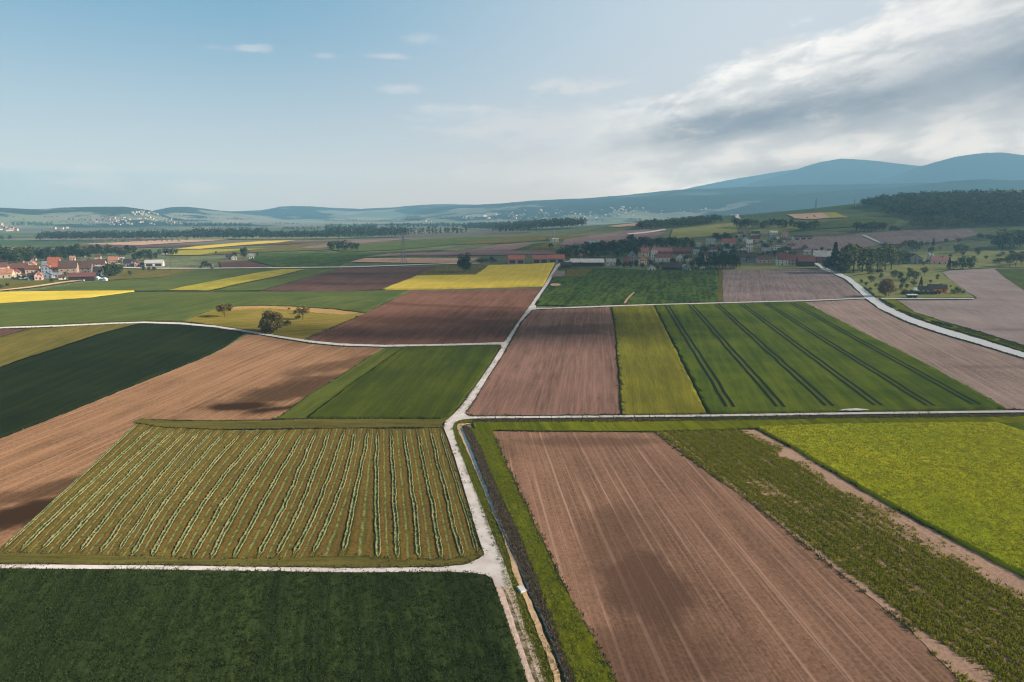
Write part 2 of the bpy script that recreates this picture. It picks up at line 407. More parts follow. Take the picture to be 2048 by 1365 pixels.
M['meadow'] = crop_mat('meadow_grass', (122, 118, 46), [(450, 640), (600, 630)], (158, 142, 76), row=1.2, fine=.7, rows=.3, scale=.6)
M['tram_green'] = crop_mat('winter_wheat', (74, 96, 38), [(1600, 815), (1480, 660)], (104, 118, 40), row=.5, fine=.55, rows=.3)
M['yellow_grass'] = crop_mat('yellowing_grass', (116, 116, 44), [(1330, 829), (1270, 614)], (138, 138, 48), row=.8, fine=.8, rows=.45)
M['row_green'] = crop_mat('row_crop', (58, 82, 44), [(1180, 612), (1225, 565)], (82, 102, 46), row=2.9, fine=.25, rows=2.2, scale=.5)
M['left_wheat'] = crop_mat('grass_crop', (62, 76, 30), [(700, 838), (850, 695)], (82, 94, 32), row=.6, fine=.55, rows=.4)
M['left_strip'] = crop_mat('rough_strip', (78, 90, 40), [(590, 838), (790, 700)], (94, 104, 46), row=.7, fine=.9, rows=.6)
M['bright'] = crop_mat('bright_barley', (142, 156, 32), [(2000, 1125), (1560, 862)], (170, 168, 38), row=.7, fine=1.15, rows=.4, k=1.5, trans=.15, drk=.62)
M['verge'] = crop_mat('verge_grass', (92, 96, 42), [(1000, 1060), (960, 940)], (112, 106, 54), row=.5, fine=1.2, rows=.3)
M['pasture'] = crop_mat('pasture_grass', (126, 136, 84), [(1750, 540), (1900, 520)], (152, 154, 96), row=2., fine=.5, rows=.3, scale=.4)
M['dry'] = crop_mat('dry_grass', (166, 142, 86), [(450, 622), (600, 620)], (186, 156, 104), row=1.2, fine=.6, rows=.3, scale=.6)
M['lush'] = crop_mat('lush_grass', (92, 104, 22), [(1150, 1300), (1010, 960)], (122, 130, 28), row=.45, fine=1.3, rows=.8)
M['reed'] = crop_mat('dry_reed_bank', (84, 70, 54), [(1100, 1300), (960, 930)], (124, 104, 84), row=.4, fine=1.4, rows=.6, drk=.35)
M['sand'] = soil_mat('sandy_earth', (192, 166, 132), [(1075, 1250), (1000, 1040)], row=.5, rows=.5)
M['weedy'] = soil_mat('pale_crumbly_soil', (172, 146, 126), [(1800, 1240), (1400, 925)], row=.8, rows=.4, grain=1.4)
M['stubble'] = None
def gravel():
    m, t = new_mat('gravel')
    p = t.node('ShaderNodeNewGeometry').outputs['Position']
    n = t.noise(p, .35, 4., .6); g = t.noise(p, 7., 3., .7)
    c = t.mix(t.step(n, .3, .7), (.56, .49, .43, 1), (.74, .67, .61, 1))
    c = t.mix(t.step(g, .3, .7, .35, 0.), c, (.36, .31, .28, 1))
    finish(t, c, g, .4, .03); return m
M['gravel'] = gravel()
M['track'] = soil_mat('rutted_track', (186, 172, 160), [(1030, 1290), (1000, 1180)], row=.5, rows=.5)
def F_(key, name, label, px, **k): return sheet(name, label, px, M[key], **k)
# ---- far fields first (lowest), then nearer ones
F_('olive', 'meadow_field', 'grey green field band beyond the farm with the big round tree', [(330,512),(352,500),(520,495),(640,485),(790,482),(800,490),(660,500),(500,506),(400,512)], dz=.5)
F_('soil_tan', 'bare_field', 'pale sandy strip tapering below the long poplar belt', [(150,489.5),(185,488),(343,480.5),(487,477.5),(406,484),(279,491)], dz=.6)
F_('soil_dark', 'bare_field', 'thin dark strip beside the orange rapeseed band', [(62,495),(200,491),(420,490),(520,486.5),(700,482),(560,490),(400,494),(250,497)], dz=.65)
F_('rape', 'rapeseed_field', 'thin orange yellow rapeseed band far off by the poplar belt', [(352,499),(400,493),(480,486.5),(530,483),(592,481.5),(560,486),(480,492),(400,499)], dz=.8)
F_('rape_pale', 'rapeseed_field', 'pale yellow band behind the small farm with dark trees', [(330,512),(352,503),(430,500),(540,498),(440,505),(400,511)], dz=.75)
F_('mid_green', 'wheat_field', 'blue green field below the right end of the poplar belt', [(640,497),(800,483),(900,476),(1000,474),(1060,474),(980,480),(915,489),(800,500),(690,505)], dz=.5)
F_('row_green', 'wheat_field', 'dark green field left of the lone power pylon', [(522,507),(654,506),(738,506),(900,500),(781,514),(730,517),(692,525),(679,535),(565,537),(496,521)], dz=.5)
F_('soil_far', 'bare_field', 'mauve strip just above the tan strip by the power pylon', [(730,515),(776,508.5),(920,504),(942,503),(1100,502),(1112,509),(960,512),(800,512.5)], dz=.6)
F_('soil_far', 'bare_field', 'mauve field left of the white farm with the far pylon', [(932,503),(1000,490),(1072,486.5),(1030,502)], dz=.7)
F_('soil_far', 'bare_field', 'faint brown strip behind the isolated clump of five trees', [(600,497),(680,484),(760,480),(830,478),(700,490),(640,497)], dz=.7)
F_('olive', 'grass_field', 'pale yellow green wedge left of the far pylon', [(915,489),(980,478.5),(1060,473),(1170,471.5),(1262,474),(1180,478),(1075,482.5),(1000,488)], dz=.6)
F_('olive', 'grass_field', 'small olive field in front of the white farm with the far pylon', [(1040,502),(1080,487),(1105,489),(1110,501)], dz=.6)
F_('row_green', 'grass_field', 'dark green wedge below the white farm with the far pylon', [(1022,502.5),(1075,487),(1095,487),(1045,502.5)], dz=.72)
F_('soil_far', 'bare_field', 'grey ploughed field behind the right village below the long copse', [(1130,480),(1180,472),(1290,458),(1330,466),(1300,480),(1200,492),(1120,492)], dz=.6)
F_('soil_tan', 'bare_field', 'pale strip along the track left of the long copse', [(1215,454),(1250,449),(1278,447),(1276,452),(1240,455)], dz=.8)
F_('pasture', 'grass_field', 'pale green hillside field right of the long copse', [(1345,460),(1440,449),(1470,446),(1475,466),(1400,476),(1340,478)], dz=.6)
F_('pasture', 'grass_field', 'pale green slope above the upper houses of the right village', [(1500,462),(1560,452),(1600,448),(1600,460),(1570,466),(1500,470)], dz=.6)
F_('soil_tan', 'stubble_field', 'cream coloured rectangle on the hillside below the wooded hill', [(1575,430),(1641,426.5),(1661,437),(1620,440),(1590,438)], dz=.9)
F_('rape_pale', 'grass_field', 'pale green rectangle adjoining the cream hillside rectangle', [(1643,426.5),(1672,426),(1696,436),(1663,437)], dz=.95)
F_('mid_green', 'grass_field', 'dark green band on the slope in front of the hillside rectangles', [(1600,450),(1700,438),(1800,436),(1790,448),(1700,455),(1600,460)], dz=.6)
F_('soil_grey', 'bare_field', 'grey bare field in front of the woods on the hillside', [(1700,472),(1790,462),(1940,458),(1960,470),(1900,483),(1840,488),(1765,490),(1730,474)], dz=.5)
F_('soil_grey', 'bare_field', 'grey bare field behind the row of poplars by the road', [(1560,497),(1580,482),(1620,475),(1700,472),(1725,473),(1760,489),(1700,505),(1600,503)], dz=.45)
F_('rape', 'rapeseed_field', 'bright yellow rapeseed strip below the left village', [(-80,613),(-80,589),(0,586),(127,584),(269,583.5),(178,596),(0,607)], dz=.8, skirt=.5)
F_('mid_green', 'wheat_field', 'green field between the left village and the yellow strips', [(72,582.5),(178,565),(330,556),(400,540),(520,538.5),(600,538),(520,546.5),(381,572.5),(333,583),(269,583)], dz=.45)
F_('olive', 'grass_field', 'olive meadow right of the left village', [(210,557),(244,540),(317,539.5),(420,539.5),(398,540.5),(330,555),(200,562)], dz=.25)
F_('verge', 'grass_field', 'mown grass slope in front of the left village houses', [(-60,584),(-60,563),(130,562),(140,566),(40,580)], dz=.2)
F_('soil_dark', 'bare_field', 'brown field beside the small farm with dark trees', [(438,525),(494,521.5),(547,537),(446,539)], dz=.3)
F_('rape_pale', 'rapeseed_field', 'fading yellow diagonal strip in the middle of green wheat', [(335,583),(381,573),(522,546),(565,540.5),(613,539.5),(552,555),(476,570),(420,583.5)], dz=.8)
F_('mid_green', 'wheat_field', 'green strip between the fading yellow strip and the dark brown field', [(424,583.5),(478,570.5),(554,555.5),(616,540),(684,537.5),(628,553),(522,582.5)], dz=.5)
F_('soil_tan', 'bare_field', 'pale tan strip under the lone power pylon', [(700,525),(730,517.5),(920,517),(960,516.5),(942,525),(914,528),(882,528)], dz=.5)
F_('soil_dark', 'bare_field', 'dark brown field with darker patches left of the big rapeseed field', [(524,582.5),(630,553),(689,537),(857,534),(877,532),(846,545),(832,552.5),(763,580),(680,583)], dz=.15)
F_('olive', 'grass_field', 'small olive plot beside the tall lone tree', [(834,552),(848,545),(880,531),(958,529),(973,532),(950,551)], dz=.25)
F_('rape', 'rapeseed_field', 'big bright yellow rapeseed field beside the gravel road', [(765,580),(834,553.5),(952,551.5),(976,532.5),(1054,530.5),(1109,527),(1086,573),(876,578.5)], dz=1.0, skirt=.9, amp=.12, nscale=.3)
F_('mid_green', 'wheat_field', 'broad green wheat field behind the meadow knoll', [(-80,652),(-80,616),(0,608),(178,597),(269,584.8),(419,584.3),(565,584.3),(763,582.3),(819,582.3),(730,627),(667,619),(578,613.2),(522,611.7),(476,613),(438,617),(400,628),(368,643),(290,643),(200,646),(0,655)], dz=.35, skirt=.3)
F_('meadow', 'meadow', 'yellow green meadow knoll with three trees', [(370,643.5),(400,629),(438,618),(476,614),(522,612.5),(578,614),(667,620),(730,627.5),(690,645),(640,665),(606,680),(560,672),(500,662),(430,651)], dz=.12, amp=.12, nscale=.4, grid=2.)
F_('dry', 'dry_grass', 'strip of dry tan grass along the rim of the meadow knoll', [(430,621),(438,618.3),(476,614.3),(522,612.8),(578,614.3),(667,620.3),(722,627),(690,631),(640,628),(590,622),(540,618.5),(500,619),(460,622)], dz=.2, amp=.1, nscale=.5, grid=2., rag=1.6)
F_('soil_mid', 'ploughed_field', 'red brown ploughed field with dark patches above the central crossing', [(821,583),(1080,577.5),(1060,612),(1034,645),(1009,684),(960,686.5),(880,688),(770,690.5),(680,687),(610,681),(692,645),(740,622)], dz=.03)
F_('row_green', 'crop_field', 'dark green striped row crop field below the right village', [(1069,611.5),(1094,575),(1118,538),(1187,536),(1285,541),(1437,540),(1435,604.5),(1306,609),(1131,613)], dz=.5, skirt=.4)
F_('soil_grey', 'bare_field', 'tiny mauve plot at the top corner of the striped row crop', [(1111,543),(1131,543),(1129,554),(1103,555)], dz=.62)
F_('olive', 'grass_field', 'small olive plot at the top corner of the striped row crop', [(1133,540),(1186,538),(1168,555),(1131,555)], dz=.66)
F_('soil_tan', 'bare_patch', 'oval bare sandy patch in the striped row crop', [(1101,571),(1106,569),(1116,569),(1122,571),(1116,573.5),(1105,573.5)], dz=.62)
F_('olive', 'grass_strip', 'narrow pale strip between the row crop and the mauve field', [(1437.5,540.5),(1445,540.5),(1445,604),(1435.5,604.5)], dz=.3)
F_('soil_grey', 'ploughed_field', 'grey mauve ploughed field in front of the right village farm', [(1445,541),(1560,539),(1640,537.5),(1657,544),(1686,560),(1728,595),(1610,601),(1445,605)], dz=.03)
F_('soil_tan', 'sandy_track', 'short sandy wheel track crossing the striped row crop', [(1248,609),(1252,600),(1268,586),(1270,587),(1257,600),(1252,609)], dz=.62)
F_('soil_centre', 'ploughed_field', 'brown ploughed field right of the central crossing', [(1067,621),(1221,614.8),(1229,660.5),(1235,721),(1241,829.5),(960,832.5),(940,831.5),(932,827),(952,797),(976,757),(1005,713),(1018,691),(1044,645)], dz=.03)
F_('yellow_grass', 'grass_field', 'yellowing grass strip between brown soil and tramlined wheat', [(1224,614.5),(1307,612),(1340,680),(1373,747),(1413,828),(1243,830.5),(1236.5,721),(1230.5,660)], dz=.35, amp=.1, grid=1.6, skirt=.3)
TW = F_('tram_green', 'wheat_field', 'deep green wheat field with pairs of dark wheel tracks', [(1310,612),(1607,606),(1718,663.5),(1843,726),(1926,772),(2008,818),(1800,823),(1600,826),(1416,828)], dz=.6, amp=.07, nscale=.8, grid=1.8, skirt=.5)
F_('soil_right', 'ploughed_field', 'pinkish grey bare field between the tramlined wheat and the paved road', [(1611,605.5),(1728,599.5),(1758,620),(1815,648),(1877,669),(1958,692.5),(2048,720),(2140,748),(2140,816),(2048,820),(2012,818),(1928,771),(1845,726),(1720,663)], dz=.02)
F_('soil_pale', 'ploughed_field', 'large pale grey bare field right of the paved road', [(1796,602),(1948,601),(1955,597),(1935,585),(1905,562),(1882,546),(1900,541.5),(1985,537.5),(2140,535),(2140,722),(2048,691),(1960,664),(1880,641),(1828,624)], dz=.02)
F_('mid_green', 'grass_strip', 'green grassy corner at the edge of the pale grey field', [(1988,538.5),(2140,536),(2140,600),(2048,582)], dz=.2)
F_('lush', 'grass_verge', 'yellow green verge along the right side of the paved road', [(1747,593),(1790,600),(1826,624),(1880,643),(1960,667),(2048,695),(2140,726),(2140,738),(2048,703),(1962,675),(1884,653),(1826,634),(1775,612)], dz=.1, amp=.1, grid=2)
F_('pasture', 'grass_plot', 'sunny grass plot around the orange house', [(1690,556),(1750,545),(1880,545.5),(1904,562),(1934,585),(1950,596),(1750,596.5),(1715,573)], dz=.06)
F_('pasture', 'pasture', 'grass pasture under the poplars and the silo farm', [(1662,541),(1700,520),(1800,505),(2000,500),(2140,500),(2140,533),(1985,536),(1895,540),(1870,545),(1750,544),(1690,555)], dz=.04)
F_('pasture', 'grass_strip', 'grass strip in front of the right village farm buildings', [(1468,541),(1470,533),(1600,531),(1630,533),(1636,536.5),(1560,538.5)], dz=.06)
F_('olive', 'grass_field', 'olive field on the slope left of the dark green crop', [(-80,765),(-80,680),(0,676),(66,658.5),(200,651),(276,648.5),(201,668),(121,695),(40,721),(0,737)], dz=.15, amp=.08, grid=2)
F_('soil_dark', 'bare_field', 'sliver of dark brown soil at the road above the olive field', [(-80,682),(-80,662),(0,660.5),(64,658),(40,664),(0,674)], dz=.03)
F_('dark_left', 'crop_field', 'very dark green crop on the slope left of the clay field', [(-80,910),(-80,768),(0,738),(40,722.5),(121,696.5),(201,669.5),(279,649),(360,651),(430,657.5),(488,667.5),(453,693),(403,717),(322,749),(242,781),(121,830),(0,877)], dz=.5, amp=.08, grid=1.8, skirt=.4)
F_('soil_left', 'ploughed_field', 'light brown clay field curving down past the windrows', [(494,669.5),(520,671.5),(560,679),(620,689),(680,695),(768,697),(740,712),(690,745),(620,788),(560,833),(542,840),(500,840.5),(400,842),(300,839),(278,842),(161,955),(80,1027),(0,1098),(-90,1175),(-90,915),(0,879),(121,832),(242,783),(322,751),(403,719),(455,695)], dz=.02, step=8)
F_('left_strip', 'grass_strip', 'rough olive strip beside the clay field', [(772,696.5),(808,695),(615,838),(545,839.5),(562,834),(622,789),(692,746),(742,713)], dz=.15, amp=.1, grid=1.2)
F_('left_wheat', 'crop_field', 'green crop field left of the road at the central crossing', [(810,695),(1000,692),(978,731),(951,769),(918,814),(898,833),(880,837.5),(615,837.5),(700,772)], dz=.4, amp=.08, nscale=.8, grid=1.2, skirt=.35)
F_('verge', 'grass_verge', 'grass verge on the left of the road north of the crossing', [(1002,694),(1006,696),(985,731),(958,769),(925,814),(900,838),(880,840),(898,834.5),(920,814),(953,769),(980,731)], dz=.05)
F_('lush', 'grass_strip', 'grass strip between the farm track and the brown seedbed', [(945,846),(1240,844),(1420,842),(1700,838),(2048,834),(2140,833),(2140,848),(2048,848),(1700,852),(1510,858),(1310,864),(1000,862),(985,863),(950,860)], dz=.1, amp=.14, grid=.8)
F_('reed', 'dry_ditch', 'dark dry ditch running along the farm track', [(946,840.5),(1240,838),(1420,836.5),(1700,832.5),(2140,828.5),(2140,833.5),(1700,838.5),(1420,842.5),(1240,844.5),(947,846.5)], dz=.03, amp=.12, grid=.8)
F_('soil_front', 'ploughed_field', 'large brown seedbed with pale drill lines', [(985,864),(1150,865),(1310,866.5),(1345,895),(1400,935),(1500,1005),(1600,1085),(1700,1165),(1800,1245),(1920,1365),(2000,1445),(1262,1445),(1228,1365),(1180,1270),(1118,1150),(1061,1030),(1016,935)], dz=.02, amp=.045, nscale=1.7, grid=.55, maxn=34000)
F_('weedy', 'weedy_field', 'pale soil strip overgrown with weedy rapeseed rows', [(1312,866),(1510,860),(1592,903),(1718,979),(1843,1050),(2048,1158),(2150,1212),(2150,1445),(2002,1445),(1922,1365),(1802,1245),(1702,1165),(1602,1085),(1502,1005),(1402,935),(1347,895)], dz=.03)
F_('bright', 'barley_field', 'bright yellow green barley field beside the weedy strip', [(1515,858.5),(1700,852.5),(1960,850),(1990,850),(2050,868),(2140,893),(2150,1207),(2048,1154),(1843,1046),(1718,975),(1592,900)], dz=.7, amp=.16, nscale=1.1, grid=.55, skirt=.7, maxn=30000)
F_('tram_green', 'crop_field', 'dark green field corner beyond the bright barley', [(1992,849.8),(2140,848.5),(2140,892),(2050,867)], dz=.5, amp=.1, grid=1.)
F_('lush', 'grass_strip', 'lush grass strip between the dry ditch bank and the brown seedbed', [(936,857),(950,860),(984,863),(1016,940),(1061,1035),(1114,1148),(1127,1175),(1178,1267),(1230,1365),(1268,1445),(1180,1445),(1141,1365),(1117,1301),(1096,1239),(1063,1150),(1030,1063),(1006,1015),(982,963),(958,902)], dz=.12, amp=.16, nscale=1.4, grid=.45)
F_('reed', 'ditch_bank', 'dark bank of dry reeds beside the blue ditch', [(926,853),(938,857),(962,902),(986,963),(1010,1015),(1034,1063),(1068,1150),(1102,1239),(1123,1301),(1147,1365),(1179,1445),(1165,1445),(1134,1362),(1107,1290),(1083,1232),(1059,1184),(1038,1130),(1028,1112),(1004,1055),(990,1019),(972,967),(957,930),(941,890),(927,860)], dz=.06, amp=.2, nscale=1.6, grid=.4)
F_('verge', 'grass_verge', 'grass verge between the gravel road and the ditch', [(906,858),(909,849),(919,843),(944,840.5),(945,846),(922,850),(919,858),(932,890),(945,930),(963,967),(978,1010),(994,1055),(1018,1112),(1030,1135),(1050,1190),(1074,1240),(1098,1295),(1124,1365),(1150,1445),(1112,1445),(1084,1365),(1050,1280),(1022,1200),(1005,1150),(1006,1124),(985,1075),(967,1027),(945,975),(925,922),(909,878)], dz=.07, amp=.1, nscale=1.6, grid=.5)
F_('sand', 'earth_strip', 'sandy earth strip along the ditch', [(915,850),(925,849),(945,848.5),(925,853),(921,860),(941,905),(966,963),(990,1023),(1011,1067),(1031,1124),(1046,1172),(1068,1219),(1086,1266),(1110,1325),(1122,1365),(1150,1445),(1136,1445),(1110,1365),(1097,1325),(1074,1266),(1056,1219),(1038,1174),(1024,1147),(1022,1126),(1003,1067),(983,1023),(959,963),(935,906),(914,858)], dz=.2, rag=.25, step=5)
def water_mat():
    m, t = new_mat('ditch_water'); p = t.node('ShaderNodeNewGeometry').outputs['Position']
    n = t.noise(p, 3., 3., .6)
    finish(t, t.mix(t.step(t.noise(p, .8, 4., .7), .45, .62), (.06, .115, .16, 1), (.05, .05, .035, 1)), n, .08, .05, rough=.12, spec=.6); return m
sheet('ditch_water', 'narrow blue water in the ditch beside the gravel road', [(920,859),(924,857),(938,890),(954,930),(969,967),(989,1019),(1003,1055),(1028,1112),(1038,1130),(1060,1186),(1084,1234),(1108,1292),(1135,1365),(1165,1445),(1160,1445),(1131,1365),(1104,1292),(1080,1234),(1056,1186),(1034,1130),(1023,1112),(998,1055),(982,1019),(962,967),(947,930),(932,890)], water_mat(), dz=.21, cat='water', step=5, grid=1., rag=.12)
F_('near_green', 'crop_field', 'dense dark green crop in the near corner of the road fork', [(-120,1143),(0,1144),(300,1146),(700,1152),(900,1150),(950,1154),(975,1162),(990,1182),(1008,1230),(1028,1290),(1054,1365),(1082,1445),(-170,1445)], dz=.5, amp=.22, nscale=1.3, grid=.4, skirt=.6, maxn=42000, rag=.25)
# roads
GR = M['gravel']
sheet('gravel_road', 'pale gravel farm road winding from the fork to the right village', [
 (985,1160),(972,1153),(950,1149),(900,1146.5),(700,1147.5),(500,1145),(300,1141.5),(0,1139.5),(-120,1139),(-120,1131),(0,1131.5),(300,1133.5),(500,1136.5),(700,1139),(880,1137),(930,1132),(958,1120),(969,1112),(958,1080),(946.6,1043),(930.5,987),(912.4,926),(896,878),(887,857),(891,844),(906,832),(922.5,813.6),(954.7,769),(981,731),(1003,696.7),(1002,691),(990,690.5),(960,691),(880,693),(770,695),(680,692.5),(620,686.5),(560,677),(500,667),(430,656),(360,650),(290,647.5),(220,649.5),(120,654.5),(0,658.5),(-90,662),(-90,659),(0,655.5),(120,651.5),(220,646.8),(290,644.5),(360,646.5),(430,652.3),(500,663),(560,673),(620,682.3),(680,688.2),(770,691.2),(880,689.3),(960,687.4),(990,686),(1008,685.5),(1037,644),(1059.5,612),(1087,574),(1108.5,537),(1112,531),(1122,526),(1139,521.5),(1139,526.5),(1122,531),(1116,535),(1092,577),(1071,612),(1073,616.5),(1100,616.6),(1160,614.3),(1230,611.6),(1310,609.3),(1440,605.7),(1610,601.4),(1735,596),(1736,598),(1610,603.4),(1440,607.7),(1310,611.5),(1230,614),(1160,616.8),(1080,619.3),(1063.5,621),(1041,646),(1015,692),(1003,714),(974.8,757.5),(950.7,798),(930,828),(934.5,833),(948,835),(980,834.8),(1240,832.6),(1420,831),(1700,826.5),(2048,822.5),(2140,821.3),(2140,825.3),(2048,826.5),(1700,830.5),(1420,834.9),(1240,836.6),(990,838.6),(942.6,839),(918,842.5),(908.3,848),(905,858),(910,878),(926.5,922),(946.6,975),(968.8,1027),(987,1075.6),(1007,1124),(1016,1150),(1024,1172),(1008,1178),(998,1174)],
 GR, dz=.14, cat='road', step=6, grid=2., rag=.06)
def track_mix():
    m, t = new_mat('grassy_dust'); p = t.node('ShaderNodeNewGeometry').outputs['Position']
    n = t.noise(p, .9, 5., .75); g = t.noise(p, 5., 3., .7)
    c = t.mix(t.step(n, .42, .56), alb((166, 152, 138)), alb((88, 88, 50))); c = t.mix(t.step(g, .3, .6, .6, 0.), c, alb((78, 64, 56)))
    finish(t, c, g, .6, .08); return m
sheet('farm_track', 'dusty grass grown middle of the two rut track below the fork', [(992,1166),(1008,1178),(1024,1168),(1036,1205),(1053,1260),(1078,1320),(1094,1365),(1122,1445),(1076,1445),(1054,1365),(1027,1290),(1008,1230)], track_mix(), dz=.115, cat='road', step=5, grid=.8)
sheet('farm_track', 'left rut of the muddy two rut track below the fork', [(985,1160),(998,1172),(1006,1180),(1024,1235),(1043,1290),(1068,1365),(1092,1445),(1080,1445),(1056,1365),(1030,1290),(1010,1230)], M['track'], dz=.13, cat='road', step=5, rag=.12, grid=1.)
sheet('farm_track', 'right rut of the muddy two rut track below the fork', [(1008,1178),(1024,1170),(1034,1205),(1050,1260),(1074,1320),(1088,1365),(1112,1445),(1100,1445),(1077,1365),(1060,1310),(1038,1250),(1020,1200)], M['track'], dz=.128, cat='road', step=5, rag=.16, grid=1.)
def paved():
    m, t = new_mat('pale_asphalt'); p = t.node('ShaderNodeNewGeometry').outputs['Position']
    n = t.noise(p, .4, 5., .65)
    finish(t, t.mix(n, (.58, .56, .54, 1), (.72, .7, .67, 1)), t.noise(p, 9., 2., .6), .2, .02); return m
sheet('paved_road', 'pale paved road curving down from the right village', [(1628,527),(1636,527),(1655,537.5),(1680,547),(1700,556),(1726,576),(1747,594),(1776,614),(1826,637),(1885,657),(1962,680),(2048,706.5),(2140,736),(2140,747),(2048,717),(1958,689.5),(1877,666),(1815,645),(1757,617),(1729,596),(1711,577),(1690,559),(1668,548.5),(1645,540)], paved(), dz=.12, cat='road', step=5, grid=3.)
sheet('farm_track', 'thin pale track past the plot of the orange house', [(1752,597.3),(1850,597.6),(1948,597.6),(1948,599.4),(1850,599.6),(1758,599.4)], GR, dz=.2, cat='road', step=5)
sheet('farm_track', 'thin pale lane along the brown field behind the yellow strip', [(244,537.6),(317,539),(400,539),(600,537.5),(700,536.2),(800,533),(870,530.5),(960,528.5),(960,527.3),(870,529.3),(800,531.6),(700,534.8),(600,536),(400,537.6),(317,537.6),(244,536.2)], GR, dz=.7, cat='road')
sheet('farm_track', 'dusty lane climbing into the left village', [(-60,588),(0,583.2),(60,577),(130,566.8),(180,561),(200,560),(200,558.5),(178,559),(130,564),(60,574.5),(0,581),(-60,585.5)], M['sand'], dz=.4, cat='road')
sheet('farm_track', 'pale winding lane below the long copse', [(1254,469),(1290,465.5),(1320,461),(1330,460),(1330,462),(1295,467.5),(1258,471)], GR, dz=1.2, cat='road')
sheet('farm_track', 'pale curved lane on the slope right of the long copse', [(1460,430),(1466,430),(1478,435),(1482,441),(1476,445),(1471,444),(1475,440),(1470,435)], GR, dz=1.5, cat='road')
sheet('farm_track', 'pale lane behind the poplars by the paved road', [(1722,472),(1730,472),(1744,478),(1762,487),(1758,488),(1738,479)], GR, dz=1., cat='road')
sheet('sandy_patch', 'bare chalky patch at the edge of the farm track', [(1676,826.3),(1690,823.6),(1712,822.6),(1732,824),(1738,825.8),(1700,827)], GR, dz=.75, cat='ground', step=4)
# wheel tracks pressed into the wheat: parts of the wheat field
trk = plain_mat('shaded_track_soil', (26, 34, 20), var=.4)  # track colour darkened to include the shade of the crop beside it
for (u0, u1, v1) in ((1333,1461,820),(1381,1563,820),(1433,1661,818),(1482,1759,817),(1531,1864,818),(1582,1956,815)):
    a, b = hits([(u0, 613 - (u0 - 1310) * .02), (u1, v1)])
    dv = np.array([b[0] - a[0], b[1] - a[1]]); L = np.hypot(*dv); dv /= L; nv = np.array([-dv[1], dv[0]])
    for side in (-1, 1):
        ts = np.linspace(2, L - 1, 70); wob = (fbm(ts / 12 + u0, ts * 0 + 3, 2) - .4) * .8
        c = a[:2] + ts[:, None] * dv + nv * (side * 1.15 + wob[:, None])
        l = c + nv * .5; r = c - nv * .5
        vs = np.concatenate([np.column_stack([l, H(l[:, 0], l[:, 1]) + .74]), np.column_stack([r, H(r[:, 0], r[:, 1]) + .74])])
        k = len(ts); i = np.arange(k - 1)
        link('wheel_track', npmesh('wheel_track', vs, np.stack([i, i + k, i + k + 1, i + 1], 1)[:, ::-1]), trk, TW)
# ------------------------------------------------------------------ mown field with windrows
TOP = [282,308,330,351,375,403,427,451,484,524,552,572,609,633,660,689,711,737,755,781,807,834,860,882]
BOT = [5,41,82,118,159,198,236,261,301,345,384,422,466,516,554,586,624,684,756,796,840,883,923,958]
TV = [842,852,858,858,860,860,860,864,866,864,864,864,861,862,860,860,860,860,862,862,862,862,858,860]
BV = [1100,1103,1103,1105,1106,1109,1105,1116,1117,1118,1119,1121,1119,1116,1114,1113,1108,1106,1119,1120,1119,1121,1118,1109]
MID = [0,-4,-6,-6,-8,-8,-10,-14,-16,-14,-10,-8,-2,4,6,8,12,2,-2,0,2,2,0,-2]
def row_px(s, t):
    """photo pixel on row s (0..23, fractional) at t (0 top .. 1 bottom)"""
    I = np.arange(24.)
    f = lambda A: np.interp(s, I, A, left=None) + np.where(s < 0, s * (A[1] - A[0]), 0) + np.where(s > 23, (s - 23) * (A[23] - A[22]), 0)
    v = f(TV) + (f(BV) - f(TV)) * t
    u = f(TOP) + (f(BOT) - f(TOP)) * t + f(MID) * np.sin(np.pi * t)
    return u, v
def stubble_mat():
    m, t = new_mat('mown_stubble')
    uv = t.node('ShaderNodeTexCoord').outputs['UV']; s, q, _ = t.xyz(uv)
    p = t.node('ShaderNodeNewGeometry').outputs['Position']
    fine = t.noise(p, 2.2, 5., .8); big = t.noise(p, .035, 4., .6)
    ss = t.m('ADD', s, t.m('MULTIPLY', t.m('SUBTRACT', t.noise(p, .25, 3., .6), .5), .16))
    fr = t.m('FRACT', ss)
    base = t.mix(t.step(big, .35, .65), alb((100, 94, 42)), alb((122, 112, 46)))
    rowtone = t.noise(t.vec(t.m('MULTIPLY', ss, 1.7), t.m('MULTIPLY', q, 1.5), 2.), 1., 2., .5)
    base = t.mix(t.step(rowtone, .35, .65, .5, 0.), base, alb((84, 74, 44)))
    for c0, w, col, k in ((.30, .11, (128, 98, 54), .8), (.72, .11, (124, 96, 54), .75), (.5, .16, (84, 96, 48), .7), (.12, .07, (52, 58, 36), .75), (.9, .07, (48, 54, 34), .75)):
        d = t.m('ABSOLUTE', t.m('SUBTRACT', fr, c0))
        base = t.mix(t.step(d, 0., w, k, 0.), base, alb(col))
    pl = t.m('MULTIPLY', t.step(t.m('ABSOLUTE', t.m('SUBTRACT', fr, .48)), 0., .085, .9, 0.), t.step(t.noise(p, .6, 4., .7), .36, .56))
    base = t.mix(pl, base, alb((150, 150, 100)))
    base = t.mix(t.step(fine, .3, .62, .75, 0.), base, alb((44, 46, 24)))
    finish(t, base, fine, .8, .15); return m
S = np.linspace(-1.1, 24.1, 150); T_ = np.linspace(-.012, 1.05, 150)
SS, TT = np.meshgrid(S, T_)
uu, vv = row_px(SS.ravel(), TT.ravel())
w = hits(np.stack([uu, vv], 1)); w[:, 2] += .06 + .05 * (fbm(w[:, 0] * 1.5, w[:, 1] * 1.5, 2) - .4)
ii = np.arange(150 * 150).reshape(150, 150)
ff = np.stack([ii[:-1, :-1], ii[1:, :-1], ii[1:, 1:], ii[:-1, 1:]], -1).reshape(-1, 4)
